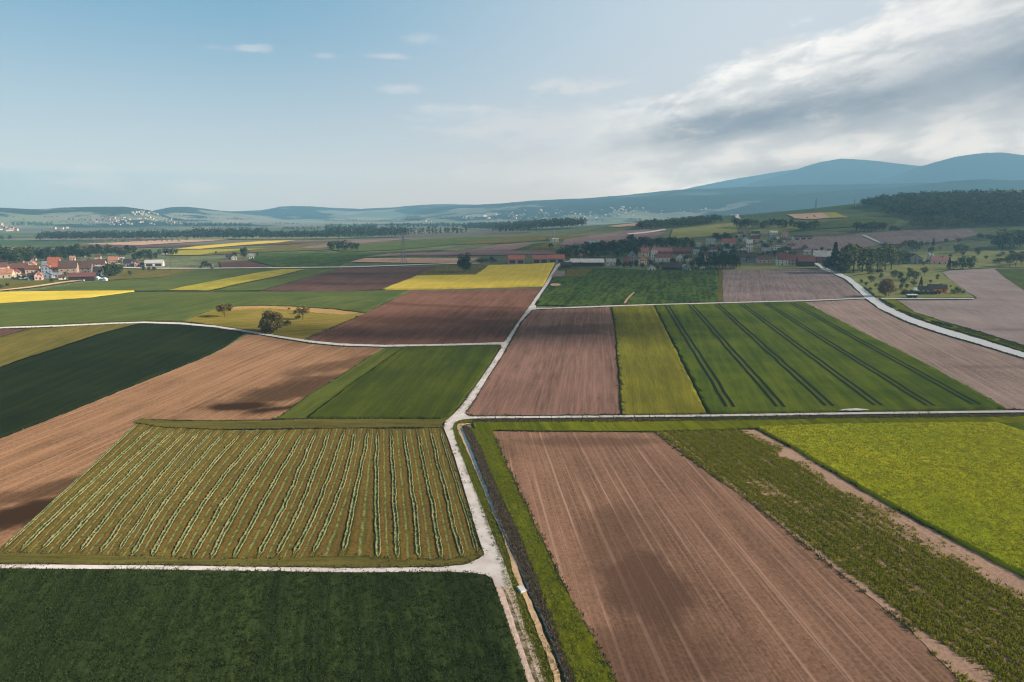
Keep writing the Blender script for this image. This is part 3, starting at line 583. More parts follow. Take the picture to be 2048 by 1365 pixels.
o = link('mown_field', npmesh('mown_field', w, ff, True, uv=np.stack([SS.ravel(), TT.ravel() * 12], 1)), stubble_mat())
tag(o, 'mown hay meadow striped with rows of cut grass', 'field', kind='structure')
M['headland'] = crop_mat('headland_grass', (92, 92, 46), [(300, 848), (800, 848)], (108, 104, 54), row=.7, fine=1.1, rows=.9)
F_('headland', 'grass_strip', 'mown headland strip at the top of the hay meadow', [(268,846),(283,838),(310,842),(400,844),(543,842.5),(600,840),(880,840),(898,838),(886,849),(884,857),(880,856),(600,858),(440,860),(330,856)], dz=.1, amp=.06, grid=.8)
F_('headland', 'grass_strip', 'mown headland strip along the lower gravel road', [(-120,1112),(0,1108),(200,1112),(420,1121),(600,1118),(700,1112),(800,1122),(900,1122),(950,1112),(964,1100),(967,1111),(956,1118),(928,1130),(880,1135),(700,1137),(500,1134.5),(300,1131.5),(-120,1129)], dz=.1, amp=.07, grid=.6)
def wind_mat():
    m, t = new_mat('cut_grass'); p = t.node('ShaderNodeNewGeometry').outputs['Position']
    n = t.noise(p, 1.6, 5., .8); g = t.noise(p, .12, 3., .6)
    c = t.mix(t.step(n, .3, .66), alb((78, 88, 56)), alb((152, 156, 112)))
    c = t.mix(t.step(g, .4, .6, .6, 0.), c, t.mix(1., c, (.62, .8, .7, 1), 'MULTIPLY'))
    finish(t, c, n, .7, .12); return m
WM = wind_mat()
def windrow(k):
    t = np.linspace(.012, .988, 300); u, v = row_px(np.full_like(t, k), t)
    c = hits(np.stack([u, v], 1))
    d = np.gradient(c[:, :2], axis=0); d /= np.linalg.norm(d, axis=1)[:, None]; n = np.stack([-d[:, 1], d[:, 0]], 1)
    wid = (.50 + .34 * (fbm(c[:, 0] * 1.3 + k * 9, c[:, 1] * 1.3, 3) - .45)) * (.75 if k in (0, 6, 23) else 1.)
    wid *= np.clip(np.minimum(t - .01, .99 - t) * 25, .15, 1)
    off = (fbm(c[:, 0] * .12, c[:, 1] * .12 + k * 5, 3) - .45) * .8
    prof = np.array([-1, -.85, -.6, -.38, .38, .6, .85, 1.]); hp = np.array([0, .9, 1., .04, .04, 1., .9, 0])
    V = []
    for a, h in zip(prof, hp):
        xy = c[:, :2] + n * (off + a * wid)[:, None]
        jig = rng.uniform(-.09, .09, (len(t), 2)); xy = xy + jig * (h > 0)
        z = H(xy[:, 0], xy[:, 1]) + .05 + h * (.26 + .2 * (rng.random(len(t)) - .5)) * np.clip(.5 + 1.6 * (fbm(c[:, 0] * 1.6 + a * 7, c[:, 1] * 1.6 + k * 3, 2) - .2), .3, 1.2) * np.clip(wid / .6, .3, 1.2)
        V.append(np.column_stack([xy, z]))
    V = np.concatenate(V); L = len(t); i = np.arange(L - 1)
    fs = np.concatenate([np.stack([i + j * L, i + j * L + 1, i + (j + 1) * L + 1, i + (j + 1) * L], 1) for j in range(7)])
    return npmesh('hay_windrow', V, fs[:, ::-1], False)
ORD = ['', 'second ', 'third ', 'fourth ', 'fifth ', 'sixth ', 'seventh ', 'eighth ', 'ninth ', 'tenth ', 'eleventh ', 'twelfth ', 'thirteenth ', 'fourteenth ', 'fifteenth ', 'sixteenth ', 'seventeenth ', 'eighteenth ', 'nineteenth ', 'twentieth ']
for k in range(24):
    o = link('hay_windrow', windrow(k), WM)
    if k == 0: lb = 'pale windrow of cut grass running along the edge of the clay field'
    elif k < 12: lb = 'pale windrow of cut grass, %sout from the clay field edge' % (ORD[k] if k else '')
    else: lb = 'pale windrow of cut grass, %s' % ('nearest to the gravel road' if k == 23 else ORD[23 - k] + 'out from the gravel road')
    tag(o, lb, 'windrow', 'rows of cut grass in the hay meadow')
# ------------------------------------------------------------------ tufts, weeds, reeds: uncountable growth
def tufts(name, label, pts, h, w, n, mat, z0=0., spread=.3, droop=.5, cat='plants'):
    """each point gets n leaf blades (single quads bent outward)"""
    K = len(pts); P0 = np.repeat(pts, n, 0); k = len(P0)
    hh = np.repeat(np.broadcast_to(h, K), n) * rng.uniform(.6, 1.15, k); ww = np.repeat(np.broadcast_to(w, K), n) * rng.uniform(.6, 1.2, k)
    a = rng.uniform(0, 2 * np.pi, k); r = rng.uniform(0, 1, k) ** .7 * spread
    bx = P0[:, 0] + np.cos(a) * r; by = P0[:, 1] + np.sin(a) * r
    bz = H(bx, by) + z0
    yaw = a + rng.uniform(-.8, .8, k); dx, dy = np.cos(yaw), np.sin(yaw); px, py = -dy, dx
    lean = hh * droop * rng.uniform(.4, 1.2, k)
    q0 = np.stack([bx - px * ww * .5, by - py * ww * .5, bz], 1); q1 = np.stack([bx + px * ww * .5, by + py * ww * .5, bz], 1)
    tx = bx + dx * lean; ty = by + dy * lean; tz = bz + hh
    q2 = np.stack([tx + px * ww * .35, ty + py * ww * .35, tz], 1); q3 = np.stack([tx - px * ww * .35, ty - py * ww * .35, tz], 1)
    V = np.stack([q0, q1, q2, q3], 1).reshape(-1, 3); f = np.arange(4 * k).reshape(-1, 4)
    return tag(link(name, npmesh(name, V, f), mat), label, cat, kind='stuff')
def scatter(label, n):
    w = FIELDS[label]; lo, hi = w.min(0), w.max(0); out = np.zeros((0, 2))
    while len(out) < n:
        q = rng.uniform(lo, hi, (n * 2, 2)); out = np.concatenate([out, q[inside(w, q[:, 0], q[:, 1])]])
    return out[:n]
LM = {}
LM['weed'] = leaf_mat('weed_leaf', (.15, .19, .03), .7, (.6, .53, .04), clump=False)
LM['crop'] = leaf_mat('crop_leaf', (.042, .062, .018), .5, (.095, .125, .03), clump=False)
LM['reed'] = leaf_mat('reed_leaf', (.125, .09, .06), .6, (.32, .24, .16), 0.1, clump=False)
LM['grass'] = leaf_mat('grass_leaf', (.2, .25, .03), .45, (.38, .38, .05), clump=False)
LM['margin'] = leaf_mat('margin_leaf', (.11, .12, .04), .5, (.26, .23, .1), clump=False)
LM['barley'] = leaf_mat('barley_leaf', (.36, .40, .025), .4, (.56, .54, .05), clump=False)
# weed rows: rows run along the strip; denser in the middle, thin out towards the pale edge
ra = dir_angle([(1800, 1240), (1400, 925)])
q = scatter('pale soil strip overgrown with weedy rapeseed rows', 120000)
ca, sa = math.cos(ra), math.sin(ra)
ac = q[:, 0] * ca - q[:, 1] * sa; al = q[:, 0] * sa + q[:, 1] * ca
Ledge = hits([(1512, 860), (1843, 1050)]); Redge = hits([(1345, 895), (1700, 1165)])
def dist_line(q, a, b):
    d = b[:2] - a[:2]; d = d / np.hypot(*d); return np.abs((q[:, 0] - a[0]) * d[1] - (q[:, 1] - a[1]) * d[0])
d1 = dist_line(q, Ledge[0], Ledge[1]); d2 = dist_line(q, Redge[0], Redge[1])
nz = fbm(q[:, 0] * .16, q[:, 1] * .16, 3) - .45
dens = np.clip((d1 - 2.2 + nz * 9) / 4.5, 0, 1) * np.clip((d2 - .2 + nz * 5) / 1.6, 0, 1)
dens *= .22 + .78 * (np.abs(((ac / 2.2) + (fbm(al * .05, ac * .2, 2) - .4) * .5) % 1 - .5) < .27)
dens *= np.where((ac / 7.5) % 1 < .09, .25, 1.)
dens *= np.clip((fbm(q[:, 0] * .07 + 40, q[:, 1] * .07, 3) - .18) * 5, .15, 1)
q = q[rng.random(len(q)) < dens * .5]
tufts('weed_patch', 'bushy rows of yellow flowering weedy rapeseed on pale soil', q * 1., .42, .17, 6, LM['weed'], 0, .3, .55)
q = scatter('dense dark green crop in the near corner of the road fork', 36000)
tufts('crop_leaves', 'leafy tips of the dense dark green crop', q, .34, .15, 4, LM['crop'], .38, .25, .8)
q = scatter('dark bank of dry reeds beside the blue ditch', 5200)
q = q[~inside(FIELDS['narrow blue water in the ditch beside the gravel road'], q[:, 0], q[:, 1])]
tufts('dry_reeds', 'dry brown reeds growing along the ditch', q, .5, .1, 6, LM['reed'], 0, .25, .7)
q = scatter('lush grass strip between the dry ditch bank and the brown seedbed', 9000)
tufts('grass_tufts', 'lush green grass tufts on the strip beside the ditch', q, .2, .12, 5, LM['grass'], .1, .25, 1.1)
q = scatter('grass verge between the gravel road and the ditch', 5200)
for lb_ in ('sandy earth strip along the ditch', 'narrow blue water in the ditch beside the gravel road'): q = q[~inside(FIELDS[lb_], q[:, 0], q[:, 1])]
tufts('grass_tufts', 'rough grass tufts on the verge of the gravel road', q, .3, .12, 4, LM['grass'], .05, .2, .8)
q = scatter('bright yellow green barley field beside the weedy strip', 30000)
tufts('barley_ears', 'bright yellow green barley tips', q, .4, .25, 3, LM['barley'], .55, .3, .7)
q = scatter('dark dry ditch running along the farm track', 2600)
tufts('ditch_weeds', 'dark weeds standing in the dry ditch by the farm track', q, .32, .2, 5, LM['margin'], 0, .3, .6)

# rough grass along the margins of the nearer fields and roads
mp = []
for lb_, w_ in FIELDS.items():
    d_ = np.hypot(w_[:, 0], w_[:, 1])
    if 'windrow' in lb_ or 'water' in lb_ or 'rut' in lb_: continue
    for i_ in range(len(w_)):
        a_, b_ = w_[i_ - 1], w_[i_]
        if d_[i_] < 480 and a_[1] > 60:
            L_ = np.hypot(*(b_ - a_)); n_ = rng.poisson(L_ * (1.5 if d_[i_] < 220 else .9))
            t_ = rng.random((n_, 1)); q_ = a_ + (b_ - a_) * t_ + rng.normal(0, .28, (n_, 2))
            mp.append(q_[fbm(q_[:, 0] * .12, q_[:, 1] * .12, 2) > .3])
mp = np.concatenate(mp)
tufts('margin_grass', 'rough grass and weeds along the field margins', mp, .4, .2, 5, LM['margin'], 0, .35, .6)
# ------------------------------------------------------------------ trees: unit height meshes (trunk with limbs, leafy crown)
def leaf_quads(C, N, size, r):
    """leaf-clump faces at points C facing roughly N"""
    k = len(C)
    N = N + r.normal(0, .55, (k, 3)); N /= np.linalg.norm(N, axis=1)[:, None] + 1e-9
    a = np.cross(N, r.normal(0, 1, (k, 3))); a /= np.linalg.norm(a, axis=1)[:, None] + 1e-9
    b = np.cross(N, a); s = (size * r.uniform(.55, 1.25, k))[:, None]; s2 = s * r.uniform(.5, 1., (k, 1))
    V = np.stack([C - a * s - b * s2 * .4, C + a * s * .3 - b * s2, C + a * s + b * s2 * .4, C - a * s * .3 + b * s2], 1).reshape(-1, 3)
    return V
def crown_points(kind, n, r):
    if kind == 'conifer':
        h = r.uniform(0, 1, n) ** .75; rad = (1 - h) * .2 + .012; rad = rad * (.75 + .35 * np.abs(np.sin(h * 24)))
        a = r.uniform(0, 2 * np.pi, n); q = rad * r.uniform(.55, 1, n) ** .5
        C = np.stack([np.cos(a) * q, np.sin(a) * q, .06 + h * .94], 1); N = np.stack([np.cos(a), np.sin(a), np.full(n, .5)], 1); return C, N
    L = {'broad': (16, (.30, .30, .30), .60, .17, .09), 'dense': (16, (.31, .31, .33), .52, .19, .05), 'sparse': (30, (.40, .40, .24), .66, .12, .3),
         'poplar': (15, (.11, .11, .40), .54, .10, .06), 'bush': (18, (.40, .40, .34), .46, .22, .0), 'oval': (16, (.22, .22, .36), .56, .15, .06)}[kind]
    m, (ax, ay, az_), zc, lr, low = L
    cs = []
    while len(cs) < m:
        q = r.uniform(-1, 1, 3)
        if .25 < np.dot(q, q) < 1: cs.append(q)
    cs = np.array(cs) * (ax, ay, az_) + (0, 0, zc)
    rr = lr * r.uniform(.65, 1.2, m)
    i = r.integers(0, m, n); d = r.normal(0, 1, (n, 3)); d /= np.linalg.norm(d, axis=1)[:, None]
    q = r.uniform(.35, 1, n) ** .45
    C = cs[i] + d * (rr[i] * q)[:, None]; C[:, 2] = np.clip(C[:, 2], low + .01, 1.0)
    N = d + (C - (0, 0, zc)) * 1.2
    return C, N
def make_tree_meshes(kind, n, size, seed):
    r = np.random.default_rng(seed)
    C, N = crown_points(kind, n, r)
    V = leaf_quads(C, N, size, r)
    crown = npmesh('crown', V, np.arange(len(V)).reshape(-1, 4))
    b = MB(); top = {'broad': .55, 'dense': .5, 'sparse': .5, 'poplar': .8, 'bush': .35, 'oval': .55, 'conifer': .9}[kind]
    tr = {'poplar': .014, 'conifer': .014, 'sparse': .022}.get(kind, .026)
    b.tube((0, 0, -.03), (.004, .006, top * .45), tr, tr * .75); b.tube((.004, .006, top * .45), (-.006, 0, top), tr * .75, tr * .35)
    for k in range(10 if kind == 'sparse' else 6):
        a = r.uniform(0, 6.28); z = r.uniform(.3, .9) * top; s = {'poplar': .07, 'conifer': .08}.get(kind, .25)
        b.tube((0, 0, z), (math.cos(a) * s, math.sin(a) * s, min(.92, z + r.uniform(.1, .28))), tr * .45, tr * .12, 5)
    return crown, b.mesh('trunk')
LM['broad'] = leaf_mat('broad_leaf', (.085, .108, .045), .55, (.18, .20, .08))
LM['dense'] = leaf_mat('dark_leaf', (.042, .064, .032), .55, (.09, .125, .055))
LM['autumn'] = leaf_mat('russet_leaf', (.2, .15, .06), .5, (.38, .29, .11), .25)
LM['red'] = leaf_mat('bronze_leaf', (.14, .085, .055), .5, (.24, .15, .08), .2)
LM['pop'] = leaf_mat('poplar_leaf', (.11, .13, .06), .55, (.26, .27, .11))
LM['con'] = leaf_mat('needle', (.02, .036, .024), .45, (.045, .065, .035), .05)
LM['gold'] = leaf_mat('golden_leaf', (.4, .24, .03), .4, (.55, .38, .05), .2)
BARK = plain_mat('bark', (.12, .09, .065), sc=6., raw=True)
PROTO = {}
def proto(kind, leaf, var, n=620, size=.042):
    key = (kind, leaf, var)
    if key not in PROTO:
        c, t = make_tree_meshes(kind, n, size, hash(kind) % 1 + var * 17 + len(kind))
        c.materials.append(LM[leaf]); t.materials.append(BARK); PROTO[key] = (c, t)
    return PROTO[key]
TREES = []       # (object, kind phrase, position)
NAMES = {'broad': 'broadleaf_tree', 'dense': 'broadleaf_tree', 'sparse': 'broadleaf_tree', 'poplar': 'poplar_tree', 'bush': 'bush', 'oval': 'broadleaf_tree', 'conifer': 'conifer_tree'}
PHR = {('broad', 'broad'): 'green spreading tree', ('dense', 'dense'): 'dark rounded tree', ('poplar', 'pop'): 'slender poplar', ('bush', 'dense'): 'dark bush', ('bush', 'broad'): 'green bush', ('oval', 'dense'): 'tall dark oval tree',
       ('oval', 'pop'): 'tall pale green tree', ('conifer', 'con'): 'dark conifer', ('sparse', 'autumn'): 'russet thin crowned tree', ('sparse', 'red'): 'bare brownish tree', ('bush', 'gold'): 'golden shrub', ('dense', 'broad'): 'green rounded tree', ('bush', 'red'): 'bronze shrub', ('sparse', 'broad'): 'thin leafed green tree'}
def tree(u, v, hpx, kind='dense', leaf='dense', label=None, wide=1., detail=None, pos=None):
    p = pos or P(u, v); h = hpx * mpp(p)
    var = rnd.randint(0, 2) if detail is None else detail[2]
    c, t = proto(kind, leaf, var, *(detail[:2] if detail else ()))
    w = h * wide * rnd.uniform(.9, 1.12) if detail is None else h * wide
    o = empty(NAMES[kind], (p.x, p.y, p.z - .05), rnd.uniform(0, 6.28), (w, w, h))
    link('trunk', t, None, o); link('crown', c, None, o)
    o['category'] = 'bush' if kind == 'bush' else 'tree'
    if label: o['label'] = label
    TREES.append((o, PHR.get((kind, leaf), 'leafy tree'), p, hpx))
    return o
def cluster(u0, u1, v, hpx, n, kinds, group, dv=4, wide=1.3):
    for k in range(n):
        u = u0 + (u1 - u0) * (k + rnd.uniform(.2, .8)) / n; kd = rnd.choice(kinds)
        tree(u, v + rnd.uniform(-dv, dv * .2), hpx * rnd.uniform(.72, 1.08), *kd, wide=wide)['group'] = group
DD, BB, OO, CC, BU, OP = ('dense', 'dense'), ('broad', 'broad'), ('oval', 'dense'), ('conifer', 'con'), ('bush', 'dense'), ('oval', 'pop')
GB, SR = ('dense', 'broad'), ('sparse', 'red')
# meadow knoll and the open fields
tree(450, 635, 30, 'sparse', 'autumn', 'small russet thin crowned tree standing alone on the meadow knoll', 1.25, (2600, .026, 5))
tree(543, 666, 47, 'bush', 'autumn', 'big olive brown rounded tree beside the track on the meadow knoll', 1.1, (4600, .034, 6))
tree(606, 641, 31, 'sparse', 'autumn', 'russet tree with dark bushes at its foot on the meadow knoll', 1.05, (2200, .026, 7))
tree(575, 653, 14, 'bush', 'dense', 'round dark bush between the big tree and the russet tree', 1.2)
tree(596, 639, 11, 'bush', 'dense', 'dark bush at the foot of the right russet tree', 1.3)
tree(590, 629, 9, 'bush', 'dense', 'dark bush trailing up the knoll behind the russet tree', 1.3)
tree(578, 620, 5, 'bush', 'dense', 'smallest dark bush on the rim of the meadow knoll', 1.5)
tree(930, 545.5, 43, 'dense', 'dense', 'tall dark tree standing alone at the back of the yellow rapeseed field', .85, (2000, .036, 8))
for i, (u, v, h) in enumerate(((664, 503, 23), (677, 502, 22), (690, 502, 24), (703, 502, 20), (714, 501, 17))):
    tree(u, v, h, 'dense', 'dense', '%s tree of the isolated clump in the open fields' % ['leftmost dark', 'second dark', 'middle and tallest dark', 'fourth dark', 'rightmost and smallest dark'][i])['group'] = 'isolated clump of trees'
for u, v, h in ((957, 527, 9), (965, 526.5, 11), (974, 526, 10), (983, 525.5, 13), (990, 525, 8)): tree(u, v, h, 'bush', 'dense')['group'] = 'dark trees behind the rapeseed field'
for u, v, h, k in ((410, 537, 17, DD), (420, 537, 12, BU), (432, 508, 6, BU), (468, 516, 14, GB), (489, 516, 23, DD), (425, 539, 8, BU), (515, 512, 7, BU), (402, 538, 8, BU)): tree(u, v, h, *k)['group'] = 'trees around the small farm'
for u, v, h, k in ((219, 557, 33, DD), (231, 553, 30, DD), (241, 549, 22, GB), (261, 553, 14, GB), (287, 541, 10, BU), (298, 541, 9, BU), (309, 541, 10, BU), (270, 523, 18, DD), (279, 522, 22, DD), (290, 522, 26, DD), (302, 521, 24, DD), (312, 520, 17, DD),
     (320, 510, 12, DD), (332, 511, 17, DD), (345, 511, 15, DD), (353, 510, 13, DD), (103, 565, 9, BU), (132, 553, 11, GB), (48, 559, 11, BU), (38, 559, 9, BU), (15, 573, 8, BU), (4, 577, 9, BU), (113, 552, 9, BU), (172, 549, 8, GB), (85, 558, 8, BU), (40, 540, 10, DD), (62, 558, 9, BU), (27, 560, 8, BU), (126, 555, 8, BU), (198, 532, 10, DD)):
    tree(u, v, h, *k)['group'] = 'trees among the houses of the left village'
cluster(-10, 64, 526, 30, 20, [OO, DD, GB], 'trees behind the left village', 8)
cluster(64, 180, 521, 24, 26, [OO, DD, OO], 'trees behind the left village', 8, 1.1)
cluster(170, 272, 513, 20, 20, [OO, GB, OO], 'trees behind the left village', 6, 1.1)
cluster(90, 250, 529, 11, 8, [GB, BU], 'trees among the houses of the left village', 3)
# right village
for u, v, h, k in ((1122, 520, 28, GB), (1136, 519, 32, DD), (1151, 512, 26, DD), (1164, 512, 27, DD), (1101, 500, 14, ('sparse', 'broad')), (1094, 481, 7, CC), (1102, 484, 8, DD), (1238, 535, 20, OO), (1249, 536, 14, BU), (1262, 536, 15, BU), (1272, 535, 16, DD), (1234, 533, 11, BU),
     (1315, 540, 14, GB), (1345, 527, 12, BU), (1384, 536, 16, GB), (1370, 522, 12, BU), (1300, 528, 9, BU), (1162, 534, 11, BU), (1285, 536, 10, BU), (1374, 541, 8, BU), (1330, 541, 7, BU)):
    tree(u, v, h, *k)['group'] = 'trees among the houses of the right village'
cluster(1172, 1277, 513, 30, 17, [DD, OO, DD], 'dark trees behind the roadside sheds', 7)
cluster(1258, 1386, 498, 24, 18, [DD, OO, GB], 'dark trees behind the red roofed houses', 6)
cluster(1394, 1436, 539, 32, 5, [DD, OO, CC], 'big dark trees at the edge of the right village', 5)
cluster(1428, 1472, 539, 35, 6, [DD, OO, DD], 'big dark trees at the edge of the right village', 4)
cluster(1428, 1462, 482, 16, 6, [DD], 'trees at the back of the right village', 3)
cluster(1390, 1475, 505, 14, 12, [DD, BU, GB], 'trees among the upper houses of the right village', 14)
cluster(1470, 1560, 492, 10, 13, [GB, BU, DD], 'trees among the upper houses of the right village', 14)
cluster(1466, 1520, 523, 16, 6, [DD, BU], 'trees among the lower houses of the right village', 5)
cluster(1530, 1662, 505, 11, 12, [DD, BU, GB, SR], 'trees behind the farm of the right village', 8)
cluster(1468, 1592, 457, 20, 15, [DD, DD, GB], 'row of dark trees on the slope above the right village', 4, 1.1)
cluster(1590, 1634, 462, 20, 5, [GB, DD], 'trees on the slope above the right village', 3)
cluster(1710, 1768, 463, 21, 8, [DD, GB], 'dark grove in front of the wooded hill', 3)
for u, v, h in ((1782, 463, 13), (1790, 463, 11), (1797, 463, 8)): tree(u, v, h, *BU)['group'] = 'bushes beside the dark grove'
cluster(1280, 1400, 536, 13, 9, [DD, GB, BU], 'trees among the houses of the right village', 5)
cluster(1470, 1600, 515, 14, 9, [DD, GB], 'trees among the lower houses of the right village', 6)
cluster(1400, 1470, 520, 18, 6, [DD, OO], 'big dark trees at the edge of the right village', 8)
cluster(1136, 1215, 517, 16, 6, [DD, GB], 'dark trees behind the roadside sheds', 3)
# avenue of tall trees by the paved road and the silo farm
tree(1667, 541, 55, 'conifer', 'con', 'tall dark conifer at the left end of the roadside trees', 1.15, (1300, .034, 5))
for i, (u, v, h, k) in enumerate(((1650, 540, 20, DD), (1680, 545, 40, DD), (1690, 547, 58, OP), (1706, 546, 60, OP), (1724, 545, 48, OP), (1740, 545, 48, OP), (1754, 542, 46, OP), (1770, 541, 54, OP), (1782, 540, 48, OP), (1797, 531, 34, GB), (1806, 529, 30, DD), (1740, 549, 20, GB), (1757, 548, 14, BU), (1687, 548, 26, BU), (1673, 547, 24, BU), (1660, 538, 28, DD))):
    tree(u, v, h, *k, wide=1.05 if k == OP else 1.1)['group'] = 'tall trees by the paved road'
for u, v, h, k in ((1812, 502, 22, SR), (1824, 503, 26, GB), (1832, 502, 20, GB), (1842, 494, 13, DD), (1853, 494, 12, GB), (1866, 493, 17, CC), (1796, 505, 18, SR), (1912, 508, 20, GB), (1920, 507, 22, GB), (1930, 506, 16, DD), (1926, 512, 10, BU), (1897, 539, 24, CC), (1907, 539, 20, DD), (1925, 539, 29, DD), (1941, 539, 29, DD), (1955, 512, 18, GB), (1972, 519, 9, BU), (1855, 528, 10, BU), (1840, 529, 12, BU), (1846, 531, 9, BU), (1892, 486, 10, GB), (1915, 490, 14, SR), (1880, 500, 7, BU), (1900, 515, 8, BU), (1862, 508, 16, DD)):
    tree(u, v, h, *k)['group'] = 'trees around the silo farm'
cluster(1952, 1982, 481, 13, 5, [GB, BU], 'bushes on the grassy slope by the oaks', 4)
cluster(1990, 2070, 498, 42, 7, [DD, GB, BB], 'big oaks on the grassy slope', 6)
cluster(2010, 2070, 533, 26, 5, [SR, BB], 'brownish trees at the foot of the grassy slope', 6, 1.1)
cluster(1985, 2012, 529, 12, 3, [BU, SR], 'bushes at the foot of the grassy slope', 3)
cluster(1990, 2060, 515, 10, 6, [BU, SR, GB], 'bushes at the foot of the grassy slope', 6)
# garden of the orange house
tree(1771, 594, 42, 'bush', 'red', 'large bronze brown tree in the garden near the paved road', .78, (2200, .036, 9))
for u, v, h, k in ((1742, 566, 17, GB), (1761, 557, 12, DD), (1752, 575, 10, BU), (1788, 559, 22, GB), (1799, 560, 18, DD), (1806, 572, 20, GB), (1818, 562, 26, OP), (1829, 563, 24, GB), (1827, 572, 14, BU), (1841, 574, 20, CC), (1848, 552, 19, ('sparse', 'broad')), (1860, 568, 9, ('broad', 'broad')), (1874, 562, 14, OP), (1801, 580, 13, DD), (1813, 578, 12, DD), (1802, 583, 9, ('bush', 'gold')), (1906, 589, 13, BU), (1916, 588, 14, BU), (1925, 589, 11, BU), (1901, 575, 5, BU), (1912, 580, 8, BU), (1810, 588, 11, BU), (1822, 588, 10, BU), (1848, 585, 9, BU), (1858, 585, 9, BU), (1870, 584, 8, BU), (1883, 585, 8, BU), (1740, 583, 9, BU), (1732, 572, 9, BU), (1722, 566, 8, BU)):
    tree(u, v, h, *k)['group'] = 'trees and bushes around the orange house'
# clipped hedge in front of the orange house: leafy box
def hedge(name, label, a, b, hpx, depth_m, n=1500):
    p, q = P(*a), P(*b); r = np.random.default_rng(5); L = (q - p).length; h = hpx * mpp(p)
    d = (q - p).normalized(); nn = Vector((-d.y, d.x, 0))
    s = r.uniform(0, L, n); w_ = r.uniform(-.5, .5, n) * depth_m; z = r.uniform(.05, 1, n) ** .7 * h * (.85 + .25 * fbm(s * .4, s * 0, 2))
    C = np.array(p)[None] + s[:, None] * np.array(d) + w_[:, None] * np.array(nn); C[:, 2] = H(C[:, 0], C[:, 1]) + z
    V = leaf_quads(C, np.tile([[0, 0, .6]], (n, 1)) + r.normal(0, .6, (n, 3)), h * .16, r)
    o = link(name, npmesh(name, V, np.arange(len(V)).reshape(-1, 4)), LM['dense']); tag(o, label, 'hedge')
    return o
hedge('hedge', 'long clipped dark hedge in front of the orange house', (1802, 590), (1880, 589.5), 7, 2.2)
for i, (a, b) in enumerate((((1728, 578), (1748, 594)), ((1757, 600), (1790, 617)), ((1796, 622), (1850, 641)), ((1862, 645), (1905, 655)), ((1915, 658), (1990, 680)), ((1998, 683), (2060, 703)))):
    hedge('hedge', ['low bushy hedge beside the paved road above the plot lane', 'low bushy hedge beside the paved road just below the plot lane', 'low hedge along the paved road where it begins to straighten', 'short low hedge midway down the verge of the paved road', 'longest low hedge down the verge of the paved road', 'last low hedge down the verge of the paved road'][i], a, b, 4.5, 1.4, 900)
# ------------------------------------------------------------------ far woods (masses)
def wood(name, label, spots, leaf, kind='oval', n=60, size=.075, trunks=True):
    """spots: arrays of positions and heights; all trees of one far wood in one mesh"""
    r = np.random.default_rng(len(spots)); Vs = []; tv = MB()
    base = [crown_points(kind, n, np.random.default_rng(s)) for s in range(5)]
    for i, (x, y, h) in enumerate(spots):
        C, N = base[i % 5]
        a = r.uniform(0, 6.28); ca, sa = math.cos(a), math.sin(a); w = h * r.uniform(.85, 1.25)
        D = np.stack([C[:, 0] * ca - C[:, 1] * sa, C[:, 0] * sa + C[:, 1] * ca, C[:, 2]], 1)
        V = leaf_quads(D, N.copy(), size, r) * (w, w, h); V += (x, y, H(x, y) - .3); Vs.append(V)
    V = np.concatenate(Vs)
    o = link(name, npmesh(name, V, np.arange(len(V)).reshape(-1, 4)), LM[leaf])
    return tag(o, label, 'woods', kind='stuff')
def belt(u0, u1, v0, v1, hpx, rows, spacing, back=18., jit=.15):
    a, b = P(u0, v0), P(u1, v1); L = (b - a).length; n = int(L / spacing); out = []
    d = (b - a).normalized(); nn = Vector((-d.y, d.x, 0)); nn = nn if nn.y > 0 else -nn
    h = hpx * (mpp(a) + mpp(b)) / 2
    for j in range(rows):
        for i in range(n):
            q = a + d * (spacing * (i + rnd.uniform(.2, .8))) + nn * (j * back + rnd.uniform(-4, 4))
            out.append((q.x, q.y, h * rnd.uniform(1 - jit, 1 + jit) * (1 if j else .96)))
    return out
def region(poly, hpx_m, n):
    w = hits(densify(poly, 8))[:, :2]; lo, hi = w.min(0), w.max(0); out = []
    while len(out) < n:
        q = rng.uniform(lo, hi, (n * 3, 2)); q = q[inside(w, q[:, 0], q[:, 1])]
        out += [(x, y, hpx_m * rnd.uniform(.75, 1.1)) for x, y in q]
    return out[:n]
wood('poplar_belt', 'long dark belt of poplars across the valley behind the left fields', belt(71, 385, 482.5, 480, 18, 4, 6) + belt(381, 525, 480, 479.5, 20, 4, 6, jit=.3) + belt(520, 656, 479.5, 478.5, 17, 4, 6), 'dense')
wood('poplar_belt', 'dark poplar belt in the middle of the valley with pale trunks', belt(650, 820, 479, 474.5, 22, 4, 6) + belt(816, 940, 473.5, 469, 19, 2, 10), 'dense', 'poplar', 50, .06)
wood('poplar_belt', 'dark poplar belt farther back with a square right end', belt(927, 1132, 459, 458.5, 16, 4, 9), 'dense')
wood('poplar_belt', 'short poplar block standing in front of the square ended belt', belt(983, 1069, 467, 465, 17, 3, 9), 'dense', 'poplar', 50, .07)
wood('tree_belt', 'pale leafed trees along the front of the left poplar belt', belt(95, 385, 489, 484, 10, 1, 11, jit=.35), 'pop')
wood('tree_belt', 'bluish tree belts behind the middle poplar belt', belt(565, 650, 462, 461, 8, 3, 16) + belt(650, 765, 463, 462, 14, 3, 14) + belt(776, 930, 458, 456, 11, 3, 16) + belt(600, 700, 453, 452, 4, 2, 22), 'dense')
wood('tree_belt', 'low tree lines in front of the far left villages', belt(23, 110, 453.5, 453, 9, 2, 16) + belt(366, 505, 456.5, 456, 11, 3, 18) + belt(-10, 33, 482, 481, 11, 2, 11) + belt(279, 342, 462, 461, 5, 2, 14) + belt(130, 230, 443, 444, 6, 2, 22) + belt(500, 600, 450, 450, 5, 2, 22), 'dense')
